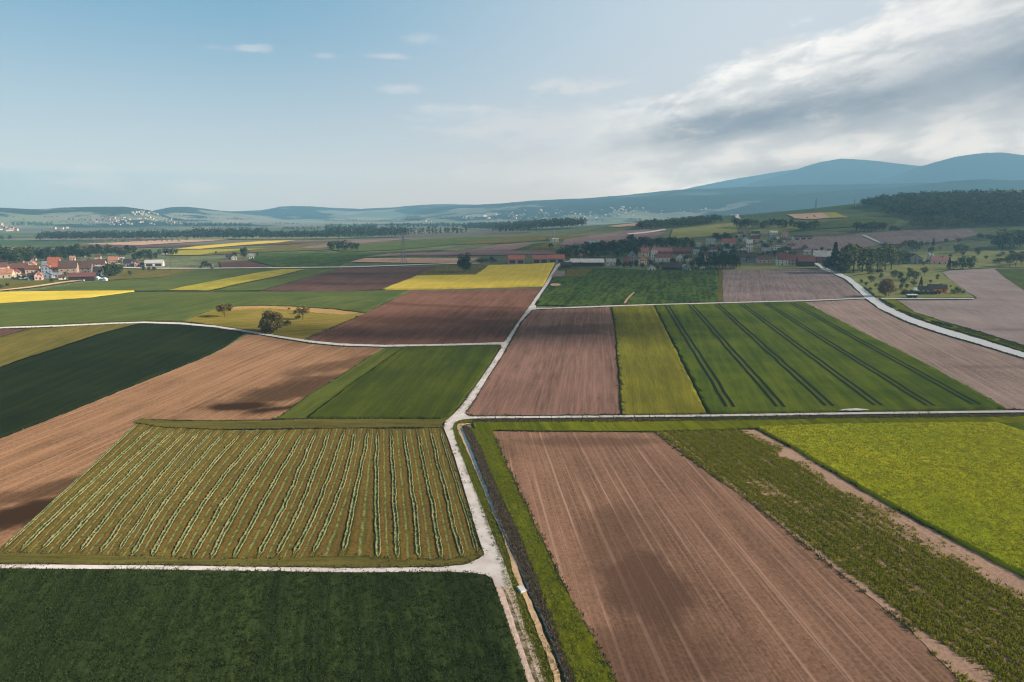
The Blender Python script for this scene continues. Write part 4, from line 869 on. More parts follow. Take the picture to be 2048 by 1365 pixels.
wood('copse', 'long dark copse on the rise behind the right village', region([(1275, 458.5), (1290, 452), (1340, 449), (1430, 441), (1444, 443), (1440, 447), (1400, 451), (1340, 456), (1290, 460)], 15, 230), 'dense', 'dense', 55, .08)
wood('hill_wood', 'dark wood covering the hill on the right', region([(1722, 413), (1765, 404), (1850, 399), (1950, 396), (2120, 396), (2120, 428), (1900, 425), (1800, 425), (1770, 431), (1762, 429), (1775, 419), (1740, 414)], 19, 620) + region([(1768, 430), (1860, 424), (2120, 424), (2120, 450), (1990, 452), (1940, 452), (1880, 440), (1800, 433)], 18, 420), 'dense', 'dense', 60, .085)
wood('hill_wood', 'rounded paler trees along the front of the hillside wood', region([(1806, 459), (1840, 446), (1880, 438), (1940, 444), (1950, 455), (1936, 458), (1860, 460)], 15, 60) , 'broad', 'dense', 110, .065)
wood('far_wood', 'scattered dark tree patches on the far plain at the foot of the hills', [s for k in range(46) for s in belt(*(lambda u, v, w: (u, u + w, v, v, rnd.uniform(3, 5.5), 2, 24))(rnd.uniform(560, 1650), rnd.uniform(434, 446), rnd.uniform(10, 60)))], 'dense', 'dense', 34, .11)
wood('far_wood', 'dark tree patches between the houses of the far left villages', [s for k in range(40) for s in belt(*(lambda u, v, w: (u, u + w, v, v, rnd.uniform(3, 5), 2, 24))(rnd.uniform(-20, 480), rnd.uniform(434, 452), rnd.uniform(10, 50)))], 'dense', 'dense', 34, .11)
# ------------------------------------------------------------------ buildings
RC = {'orange': (174, 108, 86), 'salmon': (182, 130, 112), 'redbrown': (116, 82, 76), 'brown': (96, 78, 72), 'maroon': (120, 84, 80), 'dark': (64, 62, 66), 'grey': (142, 148, 152), 'blue': (120, 140, 152), 'red': (150, 94, 90), 'pink': (160, 116, 114), 'pale': (190, 192, 190), 'tile': (168, 106, 88)}
WC = {'white': (226, 222, 214), 'cream': (222, 200, 172), 'pink': (222, 186, 174), 'beige': (176, 158, 138), 'stone': (132, 126, 120), 'greywall': (146, 150, 156), 'bluewall': (150, 166, 180), 'darkwood': (70, 62, 60), 'orangewall': (226, 122, 72), 'redwall': (140, 92, 88)}
RM = {k: plain_mat('roof_' + k, c, .85, .3, .8) for k, c in RC.items()}
WMAT = {k: plain_mat('wall_' + k, c, .8, .12, .5) for k, c in WC.items()}
GLASS = plain_mat('window_glass', (.025, .03, .038), .25, .2, 1., True, .5)
DOOR = plain_mat('door_wood', (.06, .045, .035), .7, .3, 2., True)
BRICK = plain_mat('chimney_brick', (.24, .12, .09), .9, .3, 3., True)
LAND = []
def house(u0, u1, vt, vb, roof, wall, typ, label, phrase=None, name='house', cat='house', grp=None, nwin=3):
    """u0..u1, vt..vb: what the photo shows of it; typ: s ridge across the view, g gable to the viewer, f flat roof, p pyramid roof, b long barn with openings"""
    uc = (u0 + u1) / 2; p = P(uc, vb); k = mpp(p)
    W = (u1 - u0) * k; T = max((vb - vt) * k, 3.2)
    yaw = -math.atan2(p.x, p.y) * .6 + rnd.uniform(-.12, .12)
    if typ == 'g': L = W * 1.25
    else: L = min(max(W * .55, 6), 14)
    T = T * (1.0 if typ != 's' else .98)
    ev = {'s': .52, 'g': .58, 'f': .9, 'p': .7, 'b': .55}[typ] * T
    o = empty(name, (p.x, p.y, p.z), yaw)
    x0, x1, y0, y1 = -W / 2 + .3, W / 2 - .3, 0, L
    b = MB(); r_ = MB(); th = .22
    if typ in 'sb':
        ym = L / 2
        b.add([(x0,y0,-1),(x1,y0,-1),(x1,y1,-1),(x0,y1,-1),(x0,y0,ev),(x1,y0,ev),(x1,y1,ev),(x0,y1,ev),(x0,ym,T-.25),(x1,ym,T-.25)], [(0,1,5,4),(1,2,6,9,5),(2,3,7,6),(3,0,4,8,7),(4,5,9,8),(6,7,8,9)])
        oh = .5; sl = (T - ev) / ym
        for s in (0, 1):
            ya = -oh if s == 0 else L + oh; za = ev - oh * sl
            r_.add([(x0-oh,ya,za+.05),(x1+oh,ya,za+.05),(x1+oh,ym,T),(x0-oh,ym,T),(x0-oh,ya,za+.05+th),(x1+oh,ya,za+.05+th),(x1+oh,ym,T+th),(x0-oh,ym,T+th)], [(0,1,2,3),(7,6,5,4),(0,4,5,1),(1,5,6,2),(2,6,7,3),(3,7,4,0)])
    elif typ == 'g':
        xm = 0.
        b.add([(x0,y0,-1),(x1,y0,-1),(x1,y1,-1),(x0,y1,-1),(x0,y0,ev),(x1,y0,ev),(x1,y1,ev),(x0,y1,ev),(xm,y0,T-.25),(xm,y1,T-.25)], [(0,1,5,8,4),(1,2,6,5),(2,3,7,9,6),(3,0,4,7),(4,8,9,7),(5,6,9,8)])
        oh = .5; sl = (T - ev) / (W / 2)
        for s in (-1, 1):
            xa = s * (W / 2 + oh - .3); za = ev - oh * sl
            r_.add([(xa,-oh,za+.05),(xa,L+oh,za+.05),(xm,L+oh,T),(xm,-oh,T),(xa,-oh,za+.05+th),(xa,L+oh,za+.05+th),(xm,L+oh,T+th),(xm,-oh,T+th)], [(0,1,2,3),(7,6,5,4),(0,4,5,1),(1,5,6,2),(2,6,7,3),(3,7,4,0)])
    elif typ == 'f':
        b.box(x0, x1, y0, y1, -1, ev); r_.add([(x0-.5,y0-.6,ev+.01),(x1+.5,y0-.6,ev+.01),(x1+.5,y1+.5,ev+.6),(x0-.5,y1+.5,ev+.6),(x0-.5,y0-.6,ev+.3),(x1+.5,y0-.6,ev+.3),(x1+.5,y1+.5,ev+.9),(x0-.5,y1+.5,ev+.9)], [(3,2,1,0),(4,5,6,7),(0,1,5,4),(1,2,6,5),(2,3,7,6),(3,0,4,7)])
    else:
        L = W; y1 = L; b.box(x0, x1, 0, L, -1, ev); a = .5
        r_.add([(x0-a,-a,ev+.02),(x1+a,-a,ev+.02),(x1+a,L+a,ev+.02),(x0-a,L+a,ev+.02),(0,L/2,T)], [(3,2,1,0),(0,1,4),(1,2,4),(2,3,4),(3,0,4)])
    b.build('wall', WMAT[wall], o); ro = r_.build('roof', RM[roof], o)
    if typ in 'sg' and cat == 'house' and W > 6:
        c = MB(); cx = W * .18; cy = L * .5 if typ == 's' else L * .3
        zc = T if typ == 's' else T - abs(cx) * (T - ev) / (W / 2)
        c.box(cx - .4, cx + .4, cy - .4, cy + .4, zc - .8, zc + 1.1); c.build('chimney', BRICK, ro)
    if typ == 'b':
        n = max(2, int(W / 7))
        for i in range(n):
            w_ = MB(); xc = x0 + (x1 - x0) * (i + .5) / n; w_.box(xc - (x1 - x0) / n * .36, xc + (x1 - x0) / n * .36, -.06, .02, 0, ev * .72); w_.build('barn_door', DOOR, o)
    elif nwin and W > 4:
        n = max(2, min(nwin, int(W / 2.6))); fl = 2 if ev > 4.6 else 1
        for f in range(fl):
            for i in range(n):
                xc = x0 + (x1 - x0) * (i + .5) / n; z = .9 + f * 2.7
                w_ = MB()
                if f == 0 and i == n // 2:
                    w_.box(xc - .55, xc + .55, -.06, .02, 0, 2.1); w_.build('door', DOOR, o)
                else:
                    w_.box(xc - .55, xc + .55, -.05, .02, z, z + 1.3); w_.build('window', GLASS, o)
        for yc in (L * .3, L * .7):      # windows on the sunny end
            w_ = MB(); w_.box(x1 - .02, x1 + .05, yc - .55, yc + .55, .9, 2.2); w_.build('window', GLASS, o)
        if typ == 'g' and T > 6:
            w_ = MB(); w_.box(-.5, .5, -.05, .02, ev + .1, ev + 1.2); w_.build('window', GLASS, o)
    tag(o, label, cat, grp)
    LAND.append((phrase or 'the ' + label, p))
    return o
GL, GRV = 'houses of the left village', 'houses of the right village'
for a in [
 (97,119,515,540,'orange','white','s','tallest house of the left village with bright orange roof','the tallest orange roofed house'),
 (86,103,523,537,'blue','bluewall','s','house with blue grey roof left of the tallest orange roofed house','the blue grey roofed house'),
 (84,103,531,547,'orange','bluewall','g','gabled house with shaded white front and orange roof below the blue grey roof','the orange gabled house'),  # wall colour paints the blue shade on the white front
 (106,131,528,549,'orange','white','s','white house with broad orange roof beside the big brown barn','the broad orange roofed house'),
 (88,104,545,556,'blue','bluewall','g','small bluish gabled house at the foot of the orange roofed houses','the small bluish gabled house'),
 (104,121,546,555,'grey','white','s','low white annex in front of the broad orange roofed house','the low white annex'),
 (70,84,545,560,'salmon','pink','g','narrow pale pink gabled house at the front edge of the left village','the narrow pink gabled house'),
 (57,71,547,560,'dark','greywall','s','dark roofed shed joined to the narrow pink gabled house','the dark roofed shed'),
 (52,77,531,547,'redbrown','cream','s','cream house with red brown roof left of the orange roofs','the cream red brown roofed house'),
 (54,68,523,536,'salmon','cream','g','cream gabled house rising behind the cream red brown roofed house','the cream gabled house'),
 (24,52,527,546,'redbrown','darkwood','s','long barn with dull red brown roof in the left village','the long dull red barn'),
 (-8,14,526,542,'redbrown','cream','s','red brown roofed house at the far left end of the village','the far left red brown house'),
 (-8,23,539,556,'salmon','cream','s','long low house with salmon roof at the front left of the village','the long salmon roofed house'),
 (23,39,540,553,'red','cream','g','red roofed gabled house next to the long salmon roofed house','the red roofed gabled house'),
 (120,153,522,550,'brown','beige','s','big brown roofed barn with beige stone wall in the left village','the big beige walled barn'),
 (150,182,524,548,'brown','stone','s','second big brown barn with grey stone wall and buttresses','the grey walled brown barn'),
 (178,209,520,537,'brown','white','s','long brown roofed house with bright white end wall','the long house with white end'),
 (177,193,533,545,'maroon','cream','s','cream house just below the long brown roofed house','the lower cream house'),
 (188,203,535,553,'dark','bluewall','s','blue grey house in the shade of the dark trees','the blue grey house'),
 (217,236,514,528,'salmon','cream','s','salmon roofed house with sunny cream end above the dark trees','the upper salmon roofed house'),
 (235,247,516,527,'pale','greywall','f','small pale flat roofed building right of the upper salmon roofed house','the pale flat roofed building'),
 (248,263,519,533,'dark','greywall','s','dark roofed house near the right end of the left village','the right hand dark roofed house'),
 (261,271,520,532,'dark','white','g','narrow white gabled house at the right end of the left village','the narrow white gabled house'),
 (269,280,522,533,'redbrown','pink','g','small red roofed house beside the narrow white gabled house','the small end red roofed house'),
 (128,137,507,514,'salmon','cream','s','tiny cream house peeping from the trees behind the left village','the tiny cream house'),
 (163,170,506,514,'pale','white','g','tiny white gable among the trees behind the brown barns','the tiny white gable'),
 (88,98,506,513,'grey','greywall','s','tiny grey house among the trees behind the orange roofs','the tiny grey house'),
 (326,334,503,508,'dark','white','s','small white house among the dark trees right of the left village','the small white house in trees'),
 (452,465,509,519,'dark','stone','s','dark roofed barn of the small farm in open fields','the dark farm barn'),
 (463,473,512,519,'grey','white','g','white gabled end building of the small farm in open fields','the white farm gable'),
 (498,508,508,518,'grey','white','s','white farmhouse right of the big round tree','the white farmhouse'),
 (38,49,548,557,'brown','white','g','small white gable just left of the dark roofed shed','the small white gable by the shed'),
 (12,24,531,541,'brown','cream','g','small brown roofed house behind the long salmon roofed house','the small brown roofed house'),
 (140,150,532,542,'redbrown','white','g','white gable squeezed between the two big brown barns','the white gable between barns'),
 (203,215,528,538,'redbrown','cream','g','cream gable right of the long house with the white end','the cream gable'),
 (118,130,551,559,'brown','white','s','low white cottage below the big beige walled barn','the low white cottage'),
 (36,46,517,525,'redbrown','cream','s','cream house at the back of the village among tall trees','the back cream house'),
 (62,72,513,521,'brown','white','s','white house half hidden in the trees at the back','the hidden white house'),
 (140,150,513,521,'salmon','white','s','white house with salmon roof behind the brown barns','the white salmon house'),
 (190,201,510,518,'brown','cream','s','cream house behind the long brown roofed house','the far cream house'),
 (282,291,526,533,'brown','white','s','small white house left of the long pale shed','the small white shed house'),
 (413,425,530,537,'pale','white','s','low white house beside the dark trees on the lane','the low white lane house'),
]: house(*a, grp=GL)
house(140,187,547,562,'maroon','darkwood','b','long low open shed with maroon roof at the village front','the long maroon shed','barn','barn')
house(291,325,521,533,'pale','white','b','long pale blue shed with white end right of the left village','the long pale shed','barn','barn')
house(1016,1050,512,527.5,'tile','greywall','b','short barn with orange tiled roof behind the rapeseed field','the short orange roofed barn','barn','barn')
house(1065,1096,511,526.5,'tile','greywall','b','left half of the long orange tiled barn by the gravel road','the left long orange barn','barn','barn')
house(1097,1130,510.5,525.5,'tile','greywall','b','right half of the long orange tiled barn by the gravel road','the right long orange barn','barn','barn')
house(1141,1208,519,533,'pale','darkwood','b','long dark fronted shed with pale flat looking roof by the gravel road','the long dark fronted shed','barn','barn')
house(1122,1144,525,536,'dark','darkwood','b','small dark open barn at the end of the gravel road','the small dark open barn','barn','barn')
for a in [
 (1100,1117,478,484,'pale','white','f','isolated white farm building beneath the far pylon','the isolated white farm'),
 (1160,1175,508,516,'tile','beige','s','small house with orange red roof against the dark trees','the small orange red house'),
 (1212,1232,518,531,'grey','white','s','white house at the right end of the long dark fronted shed','the white house by the shed'),
 (1178,1199,482,492,'blue','bluewall','s','pale blue house half hidden behind the dark trees','the hidden pale blue house'),
 (1257,1273,504,524,'grey','greywall','g','grey stepped gable house with small belfry','the grey belfry house'),
 (1276,1298,496,513,'pink','cream','s','pink roofed manor with small white dormer','the pink roofed manor'),
 (1302,1315,493,519,'pink','white','p','tall white tower house with pink pyramid roof','the white tower house'),
 (1313,1344,496,511,'pink','redwall','s','long house with pink roof right of the white tower house','the long pink roofed house'),
 (1344,1382,497,508,'redbrown','redwall','s','very long low building with dull red roof in the village centre','the long dull red building'),
 (1311,1340,508,523,'redbrown','white','s','red brown roofed house with white arcade below the tower house','the white arcade house'),
 (1278,1294,515,529,'pink','cream','p','house with steep pink hipped roof in front of the manor','the steep pink roofed house'),
 (1297,1311,531,542,'grey','white','g','white gabled house standing at the edge of the striped crop','the white edge house'),
 (1323,1362,528,542,'dark','darkwood','s','wide dark low barn at the edge of the striped crop','the wide dark barn'),
 (1353,1366,508,521,'dark','white','g','white gabled house behind the wide dark barn','the middle white gable'),
 (1371,1383,511,521,'dark','white','s','white walled cottage right of the middle white gable','the white walled cottage'),
 (1364,1380,530,542,'pale','greywall','g','pale steep roofed hut right of the wide dark barn','the pale steep hut'),
 (1247,1262,515,532,'maroon','redwall','s','dull maroon house left of the grey belfry house','the dull maroon house'),
 (1341,1352,517,526,'red','redwall','g','small red gable between the arcade house and the white gable','the small red gable'),
 (1412,1430,478,488,'blue','white','s','white house with blue grey roof above the dark trees','the upper blue roofed house'),
 (1444,1470,478,492,'red','white','s','red roofed house in the middle of the upper village','the upper red roofed house'),
 (1417,1435,494,505,'brown','white','s','white house with wide brown roof above the big dark trees','the wide brown roofed house'),
 (1434,1447,490,502,'brown','stone','s','brown roofed barn right of the wide brown roofed house','the upper brown barn'),
 (1386,1399,499,508,'blue','white','s','whitish house at the right end of the long dull red building','the whitish house'),
 (1503,1519,463,472,'dark','white','s','long white house with dark roof at the top of the village','the top dark roofed house'),
 (1487,1496,474,483,'grey','white','g','pale grey gable left of the pinkish long house','the pale grey gable'),
 (1500,1519,473,483,'brown','pink','s','pinkish house below the top dark roofed house','the pinkish long house'),
 (1493,1505,480,492,'pale','white','s','bright white two storey house in the upper village','the bright white house'),
 (1492,1506,493,503,'pale','white','f','white flat roofed house below the bright white house','the white flat house'),
 (1540,1555,462,469,'pale','white','s','white cottage on the slope at the top right of the village','the slope cottage'),
 (1540,1550,471,481,'pale','bluewall','g','pale bluish gable below the slope cottage','the bluish slope gable'),
 (1546,1559,475,481,'pale','white','f','long white flat house below the slope cottage','the long white flat house'),
 (1563,1576,461,475,'pink','pink','g','pinkish barn with steep roof on the slope','the pinkish slope barn'),
 (1516,1541,512,526,'brown','pink','s','farmhouse with brown roof and pinkish wall by the grass strip','the brown roofed farmhouse'),
 (1553,1576,506,531,'maroon','white','s','farmhouse with maroon roof and white lower wall','the maroon roofed farmhouse'),
 (1574,1595,510,530,'maroon','greywall','s','grey walled stable joined to the maroon roofed farmhouse','the grey walled stable'),
 (1596,1628,512,534,'maroon','darkwood','s','large dark red barn at the start of the paved road','the large dark red barn'),
 (1627,1664,502,525,'pale','redwall','s','long building with pale roof behind the large dark red barn','the long pale roofed building'),
 (1470,1515,507,523,'dark','greywall','s','long dark blue grey roofed building beside the big dark trees','the long dark grey building'),
 (1523,1541,496,508,'grey','beige','s','grey roofed barn in the lower village','the grey roofed lower barn'),
 (1563,1580,495,506,'dark','white','s','white house with dark roof behind the maroon farmhouse','the white house behind the farm'),
 (1590,1606,500,512,'brown','beige','s','brown house with chimney behind the grey walled stable','the brown house behind the stable'),
 (1540,1556,503,513,'brown','stone','g','brown gabled barn left of the maroon farmhouse','the brown gabled barn'),
 (1393,1402,486,493,'grey','white','s','small pale house behind the long dull red building','the small pale house'),
 (1446,1460,498,509,'blue','bluewall','s','bluish house beside the upper brown barn','the bluish upper house'),
 (1466,1480,488,498,'brown','cream','s','cream house below the upper red roofed house','the cream upper house'),
 (1520,1532,480,487,'grey','white','s','low white house in the upper right village','the low white upper house'),
 (1476,1486,464,472,'brown','white','s','white house with brown roof left of the top dark roofed house','the top brown roofed house'),
 (1524,1536,463,471,'grey','cream','s','cream house between the top dark roofed house and the slope cottage','the top cream house'),
 (1560,1572,476,484,'brown','white','s','white house just below the pinkish slope barn','the house below the slope barn'),
 (1510,1522,486,495,'redbrown','cream','g','cream gable right of the bright white two storey house','the right cream gable'),
 (1455,1466,485,494,'grey','white','g','white gable left of the bright white two storey house','the left white gable'),
 (1532,1545,488,496,'brown','white','s','white house below the bluish slope gable','the white mid slope house'),
 (1404,1416,506,515,'brown','cream','s','cream house in front of the wide brown roofed house','the front cream house'),
 (1480,1494,494,504,'dark','white','g','white gable just above the long dark blue grey building','the white gable above the long building'),
 (1548,1562,492,500,'grey','white','f','pale flat garage above the maroon farmhouse','the pale flat garage'),
 (1576,1590,488,496,'brown','cream','s','cream bungalow above the brown house behind the stable','the cream bungalow'),
 (1608,1622,500,508,'grey','white','s','white annex left of the long pale roofed building','the white annex by the long building'),
 (1384,1396,519,528,'brown','white','s','white cottage left of the big dark trees at the crop edge','the white cottage by the trees'),
 (1238,1249,521,531,'grey','white','g','white gable among bushes left of the dull maroon house','the white gable in bushes'),
]: house(*a, grp=GRV)
house(1588,1625,472,480,'dark','white','b','long low barn with white front on the bare field edge','the long white fronted barn','barn','barn')
house(1816,1843,509,529,'dark','greywall','g','dark gabled barn of the silo farm','the dark silo farm barn','barn','barn')
house(1864,1894,514,529,'pink','pink','s','pinkish long house right of the silos','the pinkish house by the silos')
house(1838,1864,574,587,'dark','white','s','dark roofed wing of the garden bungalow','the dark roofed wing')
house(1858,1891,570,586,'dark','orangewall','s','bright orange walled bungalow with grey roof','the orange bungalow')
# belfry on the stepped gable house
def beam_thing(name, label, cat, u, v): 
    p = P(u, v); return empty(name, p), p, mpp(p)
sm = plain_mat('silo_metal', (.34, .38, .42), .45, .15, .6, True, .5)
for u, h, lb in ((1856, 15, 'taller grey silo beside the dark gabled barn'), (1863, 13, 'shorter grey silo beside the pinkish house')):
    p = P(u, 524); k = mpp(p); o = empty('silo', p); b = MB(); r0 = 3.2 * k
    b.tube((0, 0, -1), (0, 0, h * k), r0, r0, 16); b.build('tank', sm, o)
    c = MB(); c.tube((0, 0, h * k + .02), (0, 0, h * k + r0 * .8), r0 * 1.05, .2, 16); c.build('dome', sm, o)
    tag(o, lb, 'silo', 'silos of the farm')
# white storage tents, trailer, parked vehicles
cloth = plain_mat('tent_fabric', (.72, .76, .74), .7, .08, 1., True); teal = plain_mat('teal_fabric', (.3, .5, .46), .7, .1, 1., True)
for u0, u1, vt, vb, mt, lb in ((189, 197, 554, 560.5, cloth, 'white storage tent next to the long maroon shed'), (198, 205, 557, 563, teal, 'teal covered tent between the white ones'), (205, 212, 556, 563, cloth, 'white storage tent at the edge of the wheat')):
    p = P((u0 + u1) / 2, vb); k = mpp(p); W = (u1 - u0) * k; T = (vb - vt) * k; o = empty('storage_tent', p)
    b = MB(); b.box(-W / 2, W / 2, 0, W, 0, T * .6); b.build('side_wall', mt, o)
    c = MB(); c.add([(-W/2-.2,-.2,T*.6+.01),(W/2+.2,-.2,T*.6+.01),(W/2+.2,W+.2,T*.6+.01),(-W/2-.2,W+.2,T*.6+.01),(0,-.2,T),(0,W+.2,T)], [(3,2,1,0),(0,1,4),(2,3,5),(1,2,5,4),(3,0,4,5)]); c.build('canopy', mt, o)
    tag(o, lb, 'tent', 'storage tents in the left village')
white = plain_mat('white_paint', (.78, .78, .78), .4, .05, 1., True); tyre = plain_mat('tyre_rubber', (.02, .02, .02), .9, .2, 3., True); darkp = plain_mat('dark_paint', (.03, .035, .045), .4, .1, 1., True)
p = P(1823, 596); o = empty('farm_trailer', p); b = MB(); b.box(-3.4, 3.4, -1.1, 1.1, .75, 1.9); b.build('body', darkp, o)
b = MB(); b.box(-3.5, 3.5, -1.2, 1.2, 1.92, 2.5); b.build('cover', white, o)
for x in (-2.2, -1.0, 2.2):
    for y in (-1.0, 1.0):
        b = MB(); b.tube((x, y - .15, .5), (x, y + .15, .5), .5, .5, 12); b.build('wheel', tyre, o)
b = MB(); b.box(3.4, 5.0, -.08, .08, .7, .85); b.build('drawbar', darkp, o)
tag(o, 'dark farm trailer with white cover parked on the sunny grass strip', 'trailer')
def car(u, v, mat, label, yaw=0., van=False):
    p = P(u, v); o = empty('parked_van' if van else 'parked_car', (p.x, p.y, p.z + .1), yaw); b = MB(); zz = 2.1 if van else 1.0
    b.box(-2.2, 2.2, -.88, .88, .3, zz); b.build('body', mat, o)
    c = MB(); z1 = zz + .01
    if van: c.box(2.21, 2.9, -.8, .8, .35, 1.35)
    else: c.add([(-1.7,-.8,z1),(1.2,-.8,z1),(1.2,.8,z1),(-1.7,.8,z1),(-1.2,-.65,1.5),(.5,-.65,1.5),(.5,.65,1.5),(-1.2,.65,1.5)], [(3,2,1,0),(4,5,6,7),(0,1,5,4),(1,2,6,5),(2,3,7,6),(3,0,4,7)])
    c.build('bonnet' if van else 'cabin', mat if van else darkp, o)
    for x in (-1.4, 1.4):
        for y in (-.8, .8):
            d = MB(); d.tube((x, y - .1, .33), (x, y + .1, .33), .33, .33, 10); d.build('wheel', tyre, o)
    tag(o, label, 'van' if van else 'car')
car(153, 561.5, white, 'white van parked at the left end of the maroon shed', .1, True)
car(164, 562.5, white, 'white car parked in front of the maroon shed', 0.)
car(1376, 541.5, white, 'white car parked beside the pale steep hut', .2)
car(1404, 538.5, white, 'white van parked under the big dark trees', .1, True)
car(1584, 478.8, white, 'white van parked left of the long white fronted barn', .1, True)
car(1832, 582, white, 'white caravan like van parked left of the orange bungalow', .1, True)
# power pylons and poles
steel = plain_mat('pylon_steel', (.16, .18, .19), .6, .2, 1., True)
def pylon(u, v, hpx, label, thick=.16):
    p = P(u, v); Hh = hpx * mpp(p); o = empty('power_pylon', p, .5); b = MB(); w0 = Hh * .075; w1 = Hh * .014
    lv = [0, .22, .42, .6, .76, .9, 1.]; wd = [w0 + (w1 - w0) * (x ** .7) for x in lv]
    cs = ((-1, -1), (1, -1), (1, 1), (-1, 1))
    for i in range(6):
        for k in range(4):
            a, c = cs[k], cs[(k + 1) % 4]
            b.tube((a[0]*wd[i], a[1]*wd[i], lv[i]*Hh), (a[0]*wd[i+1], a[1]*wd[i+1], lv[i+1]*Hh), thick, thick, 4)
            b.tube((a[0]*wd[i], a[1]*wd[i], lv[i]*Hh), (c[0]*wd[i+1], c[1]*wd[i+1], lv[i+1]*Hh), thick * .6, thick * .6, 4)
    b.build('mast', steel, o)
    for z, l in ((.74, .13), (.84, .17), (.94, .11)):
        b = MB(); b.tube((-l * Hh, 0, z * Hh), (l * Hh, 0, z * Hh), thick, thick, 4); b.tube((-l * Hh, 0, z * Hh), (0, 0, (z + .045) * Hh), thick * .6, thick * .6, 4); b.tube((l * Hh, 0, z * Hh), (0, 0, (z + .045) * Hh), thick * .6, thick * .6, 4)
        b.build('crossarm', steel, o)
    tag(o, label, 'pylon', 'power pylons across the valley')
pylon(807.5, 527, 62, 'lone lattice pylon rising from the pale tan strip', .2)
pylon(1107, 479, 20, 'far lattice pylon above the isolated white farm', .3)
pylon(1631, 420, 22, 'far lattice pylon beside the cream hillside field', .4)
pylon(1709, 412, 14, 'very distant pylon left of the wooded hill', .5)
wood_p = plain_mat('pole_wood', (.14, .11, .09), .9, .2, 2., True)
for u, v, h, lb in ((344.5, 563, 46, 'tall thin pole in the wheat right of the left village'), (1601, 511, 28, 'pale chimney pole behind the large dark red barn')):
    p = P(u, v); o = empty('utility_pole', p); k = mpp(p); b = MB(); b.tube((0, 0, -.5), (0, 0, h * k), .16, .11, 8); b.build('pole', wood_p, o)
    b = MB(); b.box(-1., 1., -.16, -.04 - .02, h * k - .9, h * k - .7); b.build('crossarm', wood_p, o); tag(o, lb, 'pole')
post = plain_mat('post_wood', (.1, .08, .06), .9, .2, 3., True)
# small posts along the farm track
for i in range(15):
    u = 985 + i * 31 + rnd.uniform(-6, 6); p = P(u, 835.6 - (u - 980) * .0032 + 2.8); b = MB(); b.box(-.07, .07, -.07, .07, -.2, 1.0)
    b.add([(-.07, -.07, 1.), (.07, -.07, 1.), (.07, .07, 1.), (-.07, .07, 1.), (0, 0, 1.1)], [(0, 1, 4), (1, 2, 4), (2, 3, 4), (3, 0, 4)])
    o = b.build('marker_post', post); o.location = p
    tag(o, 'small dark wooden post on the grassy edge of the farm track by the ditch', 'post', 'posts along the farm track')
slab = plain_mat('concrete_slab', (.6, .58, .55), .8, .1, 2., True)
p = P(1043, 1183); b = MB(); b.add([(-.9,-.5,0),(.9,-.6,0),(.8,.6,0),(-.8,.5,0),(-.8,-.4,.42),(.8,-.5,.36),(.7,.5,.36),(-.7,.4,.42)], [(3,2,1,0),(4,5,6,7),(0,1,5,4),(1,2,6,5),(2,3,7,6),(3,0,4,7)])
o = b.build('concrete_block', slab); o.location = (p.x, p.y, p.z + .2); o.rotation_euler = (0, 0, -1.1); tag(o, 'pale concrete block lying on the sandy strip by the ditch', 'block')
# ------------------------------------------------------------------ far towns: small houses, too small to show parts
def far_mesh(seed, roof, wall, flat=False):
    r = random.Random(seed); W, L, E, T = r.uniform(12, 18), r.uniform(9, 12), r.uniform(5, 7), r.uniform(8.5, 10.5)
    if flat: W, L, E, T = r.uniform(40, 60), 25, 15, 15.6
    v = [(-W/2,0,-4),(W/2,0,-4),(W/2,L,-4),(-W/2,L,-4),(-W/2,0,E),(W/2,0,E),(W/2,L,E),(-W/2,L,E),(-W/2,L/2,T),(W/2,L/2,T)]
    f = [(0,1,5,4),(1,2,6,9,5),(2,3,7,6),(3,0,4,8,7),(4,5,9,8),(6,7,8,9)]
    me = bpy.data.meshes.new('far_house'); me.from_pydata(v, [], f); me.materials.append(WMAT[wall]); me.materials.append(RM[roof])
    me.polygons.foreach_set('material_index', [0, 0, 0, 0, 1, 1]); me.update(); return me
FM = [far_mesh(1, 'tile', 'greywall'), far_mesh(2, 'brown', 'white'), far_mesh(3, 'salmon', 'cream'), far_mesh(4, 'grey', 'beige'), far_mesh(5, 'redbrown', 'cream')]
FB = [far_mesh(6, 'pale', 'white', True), far_mesh(7, 'pale', 'white', True)]
def town(n, poly, meshes, label, group, s=1.):
    w = np.array(poly, float); lo, hi = w.min(0), w.max(0); k = 0
    while k < n:
        q = (rnd.uniform(lo[0], hi[0]), rnd.uniform(lo[1], hi[1]))
        if not inside(w, np.array([q[0]]), np.array([q[1]]))[0]: continue
        p = P(*q)
        if math.hypot(p.x, p.y) > 8800: k += 1; continue
        o = link('house', rnd.choice(meshes)); o.location = p; o.rotation_euler = (0, 0, rnd.uniform(-.7, .7)); sc = s * .62 * rnd.uniform(.8, 1.25); o.scale = (sc, sc, sc)
        tag(o, label, 'house', group); k += 1
town(62, [(178,441),(230,436),(290,435),(363,440),(360,450),(250,452),(185,449)], FM, 'small pale house of the far village at the foot of the left hills', 'far village at the foot of the left hills')
town(24, [(258,426),(280,422),(307,424),(330,431),(320,434),(270,431)], FM, 'small pale house of the far hamlet on the left hillside', 'far hamlet on the left hillside')
town(9, [(0,450),(20,452),(34,460),(30,463),(0,462)], FM, 'pale house of the distant hamlet left of the poplar belt', 'distant hamlet left of the poplar belt', 1.2)
town(7, [(91,458),(140,456),(140,459),(91,460)], FM, 'pale house on the plain behind the left poplar belt', 'houses on the plain behind the left poplar belt')
town(8, [(674,440),(738,438),(738,444),(674,445)], FM, 'tiny white house on the plain below the long low hill', 'houses below the long low hill')
town(7, [(924,433),(1003,429),(1003,438),(924,439)], FB, 'large white block of the far factory town', 'white blocks of the far factory town', .8)
town(5, [(838,441),(860,438),(860,444),(840,445)], FM, 'white house on the plain left of the factory town', 'houses left of the factory town', 1.3)
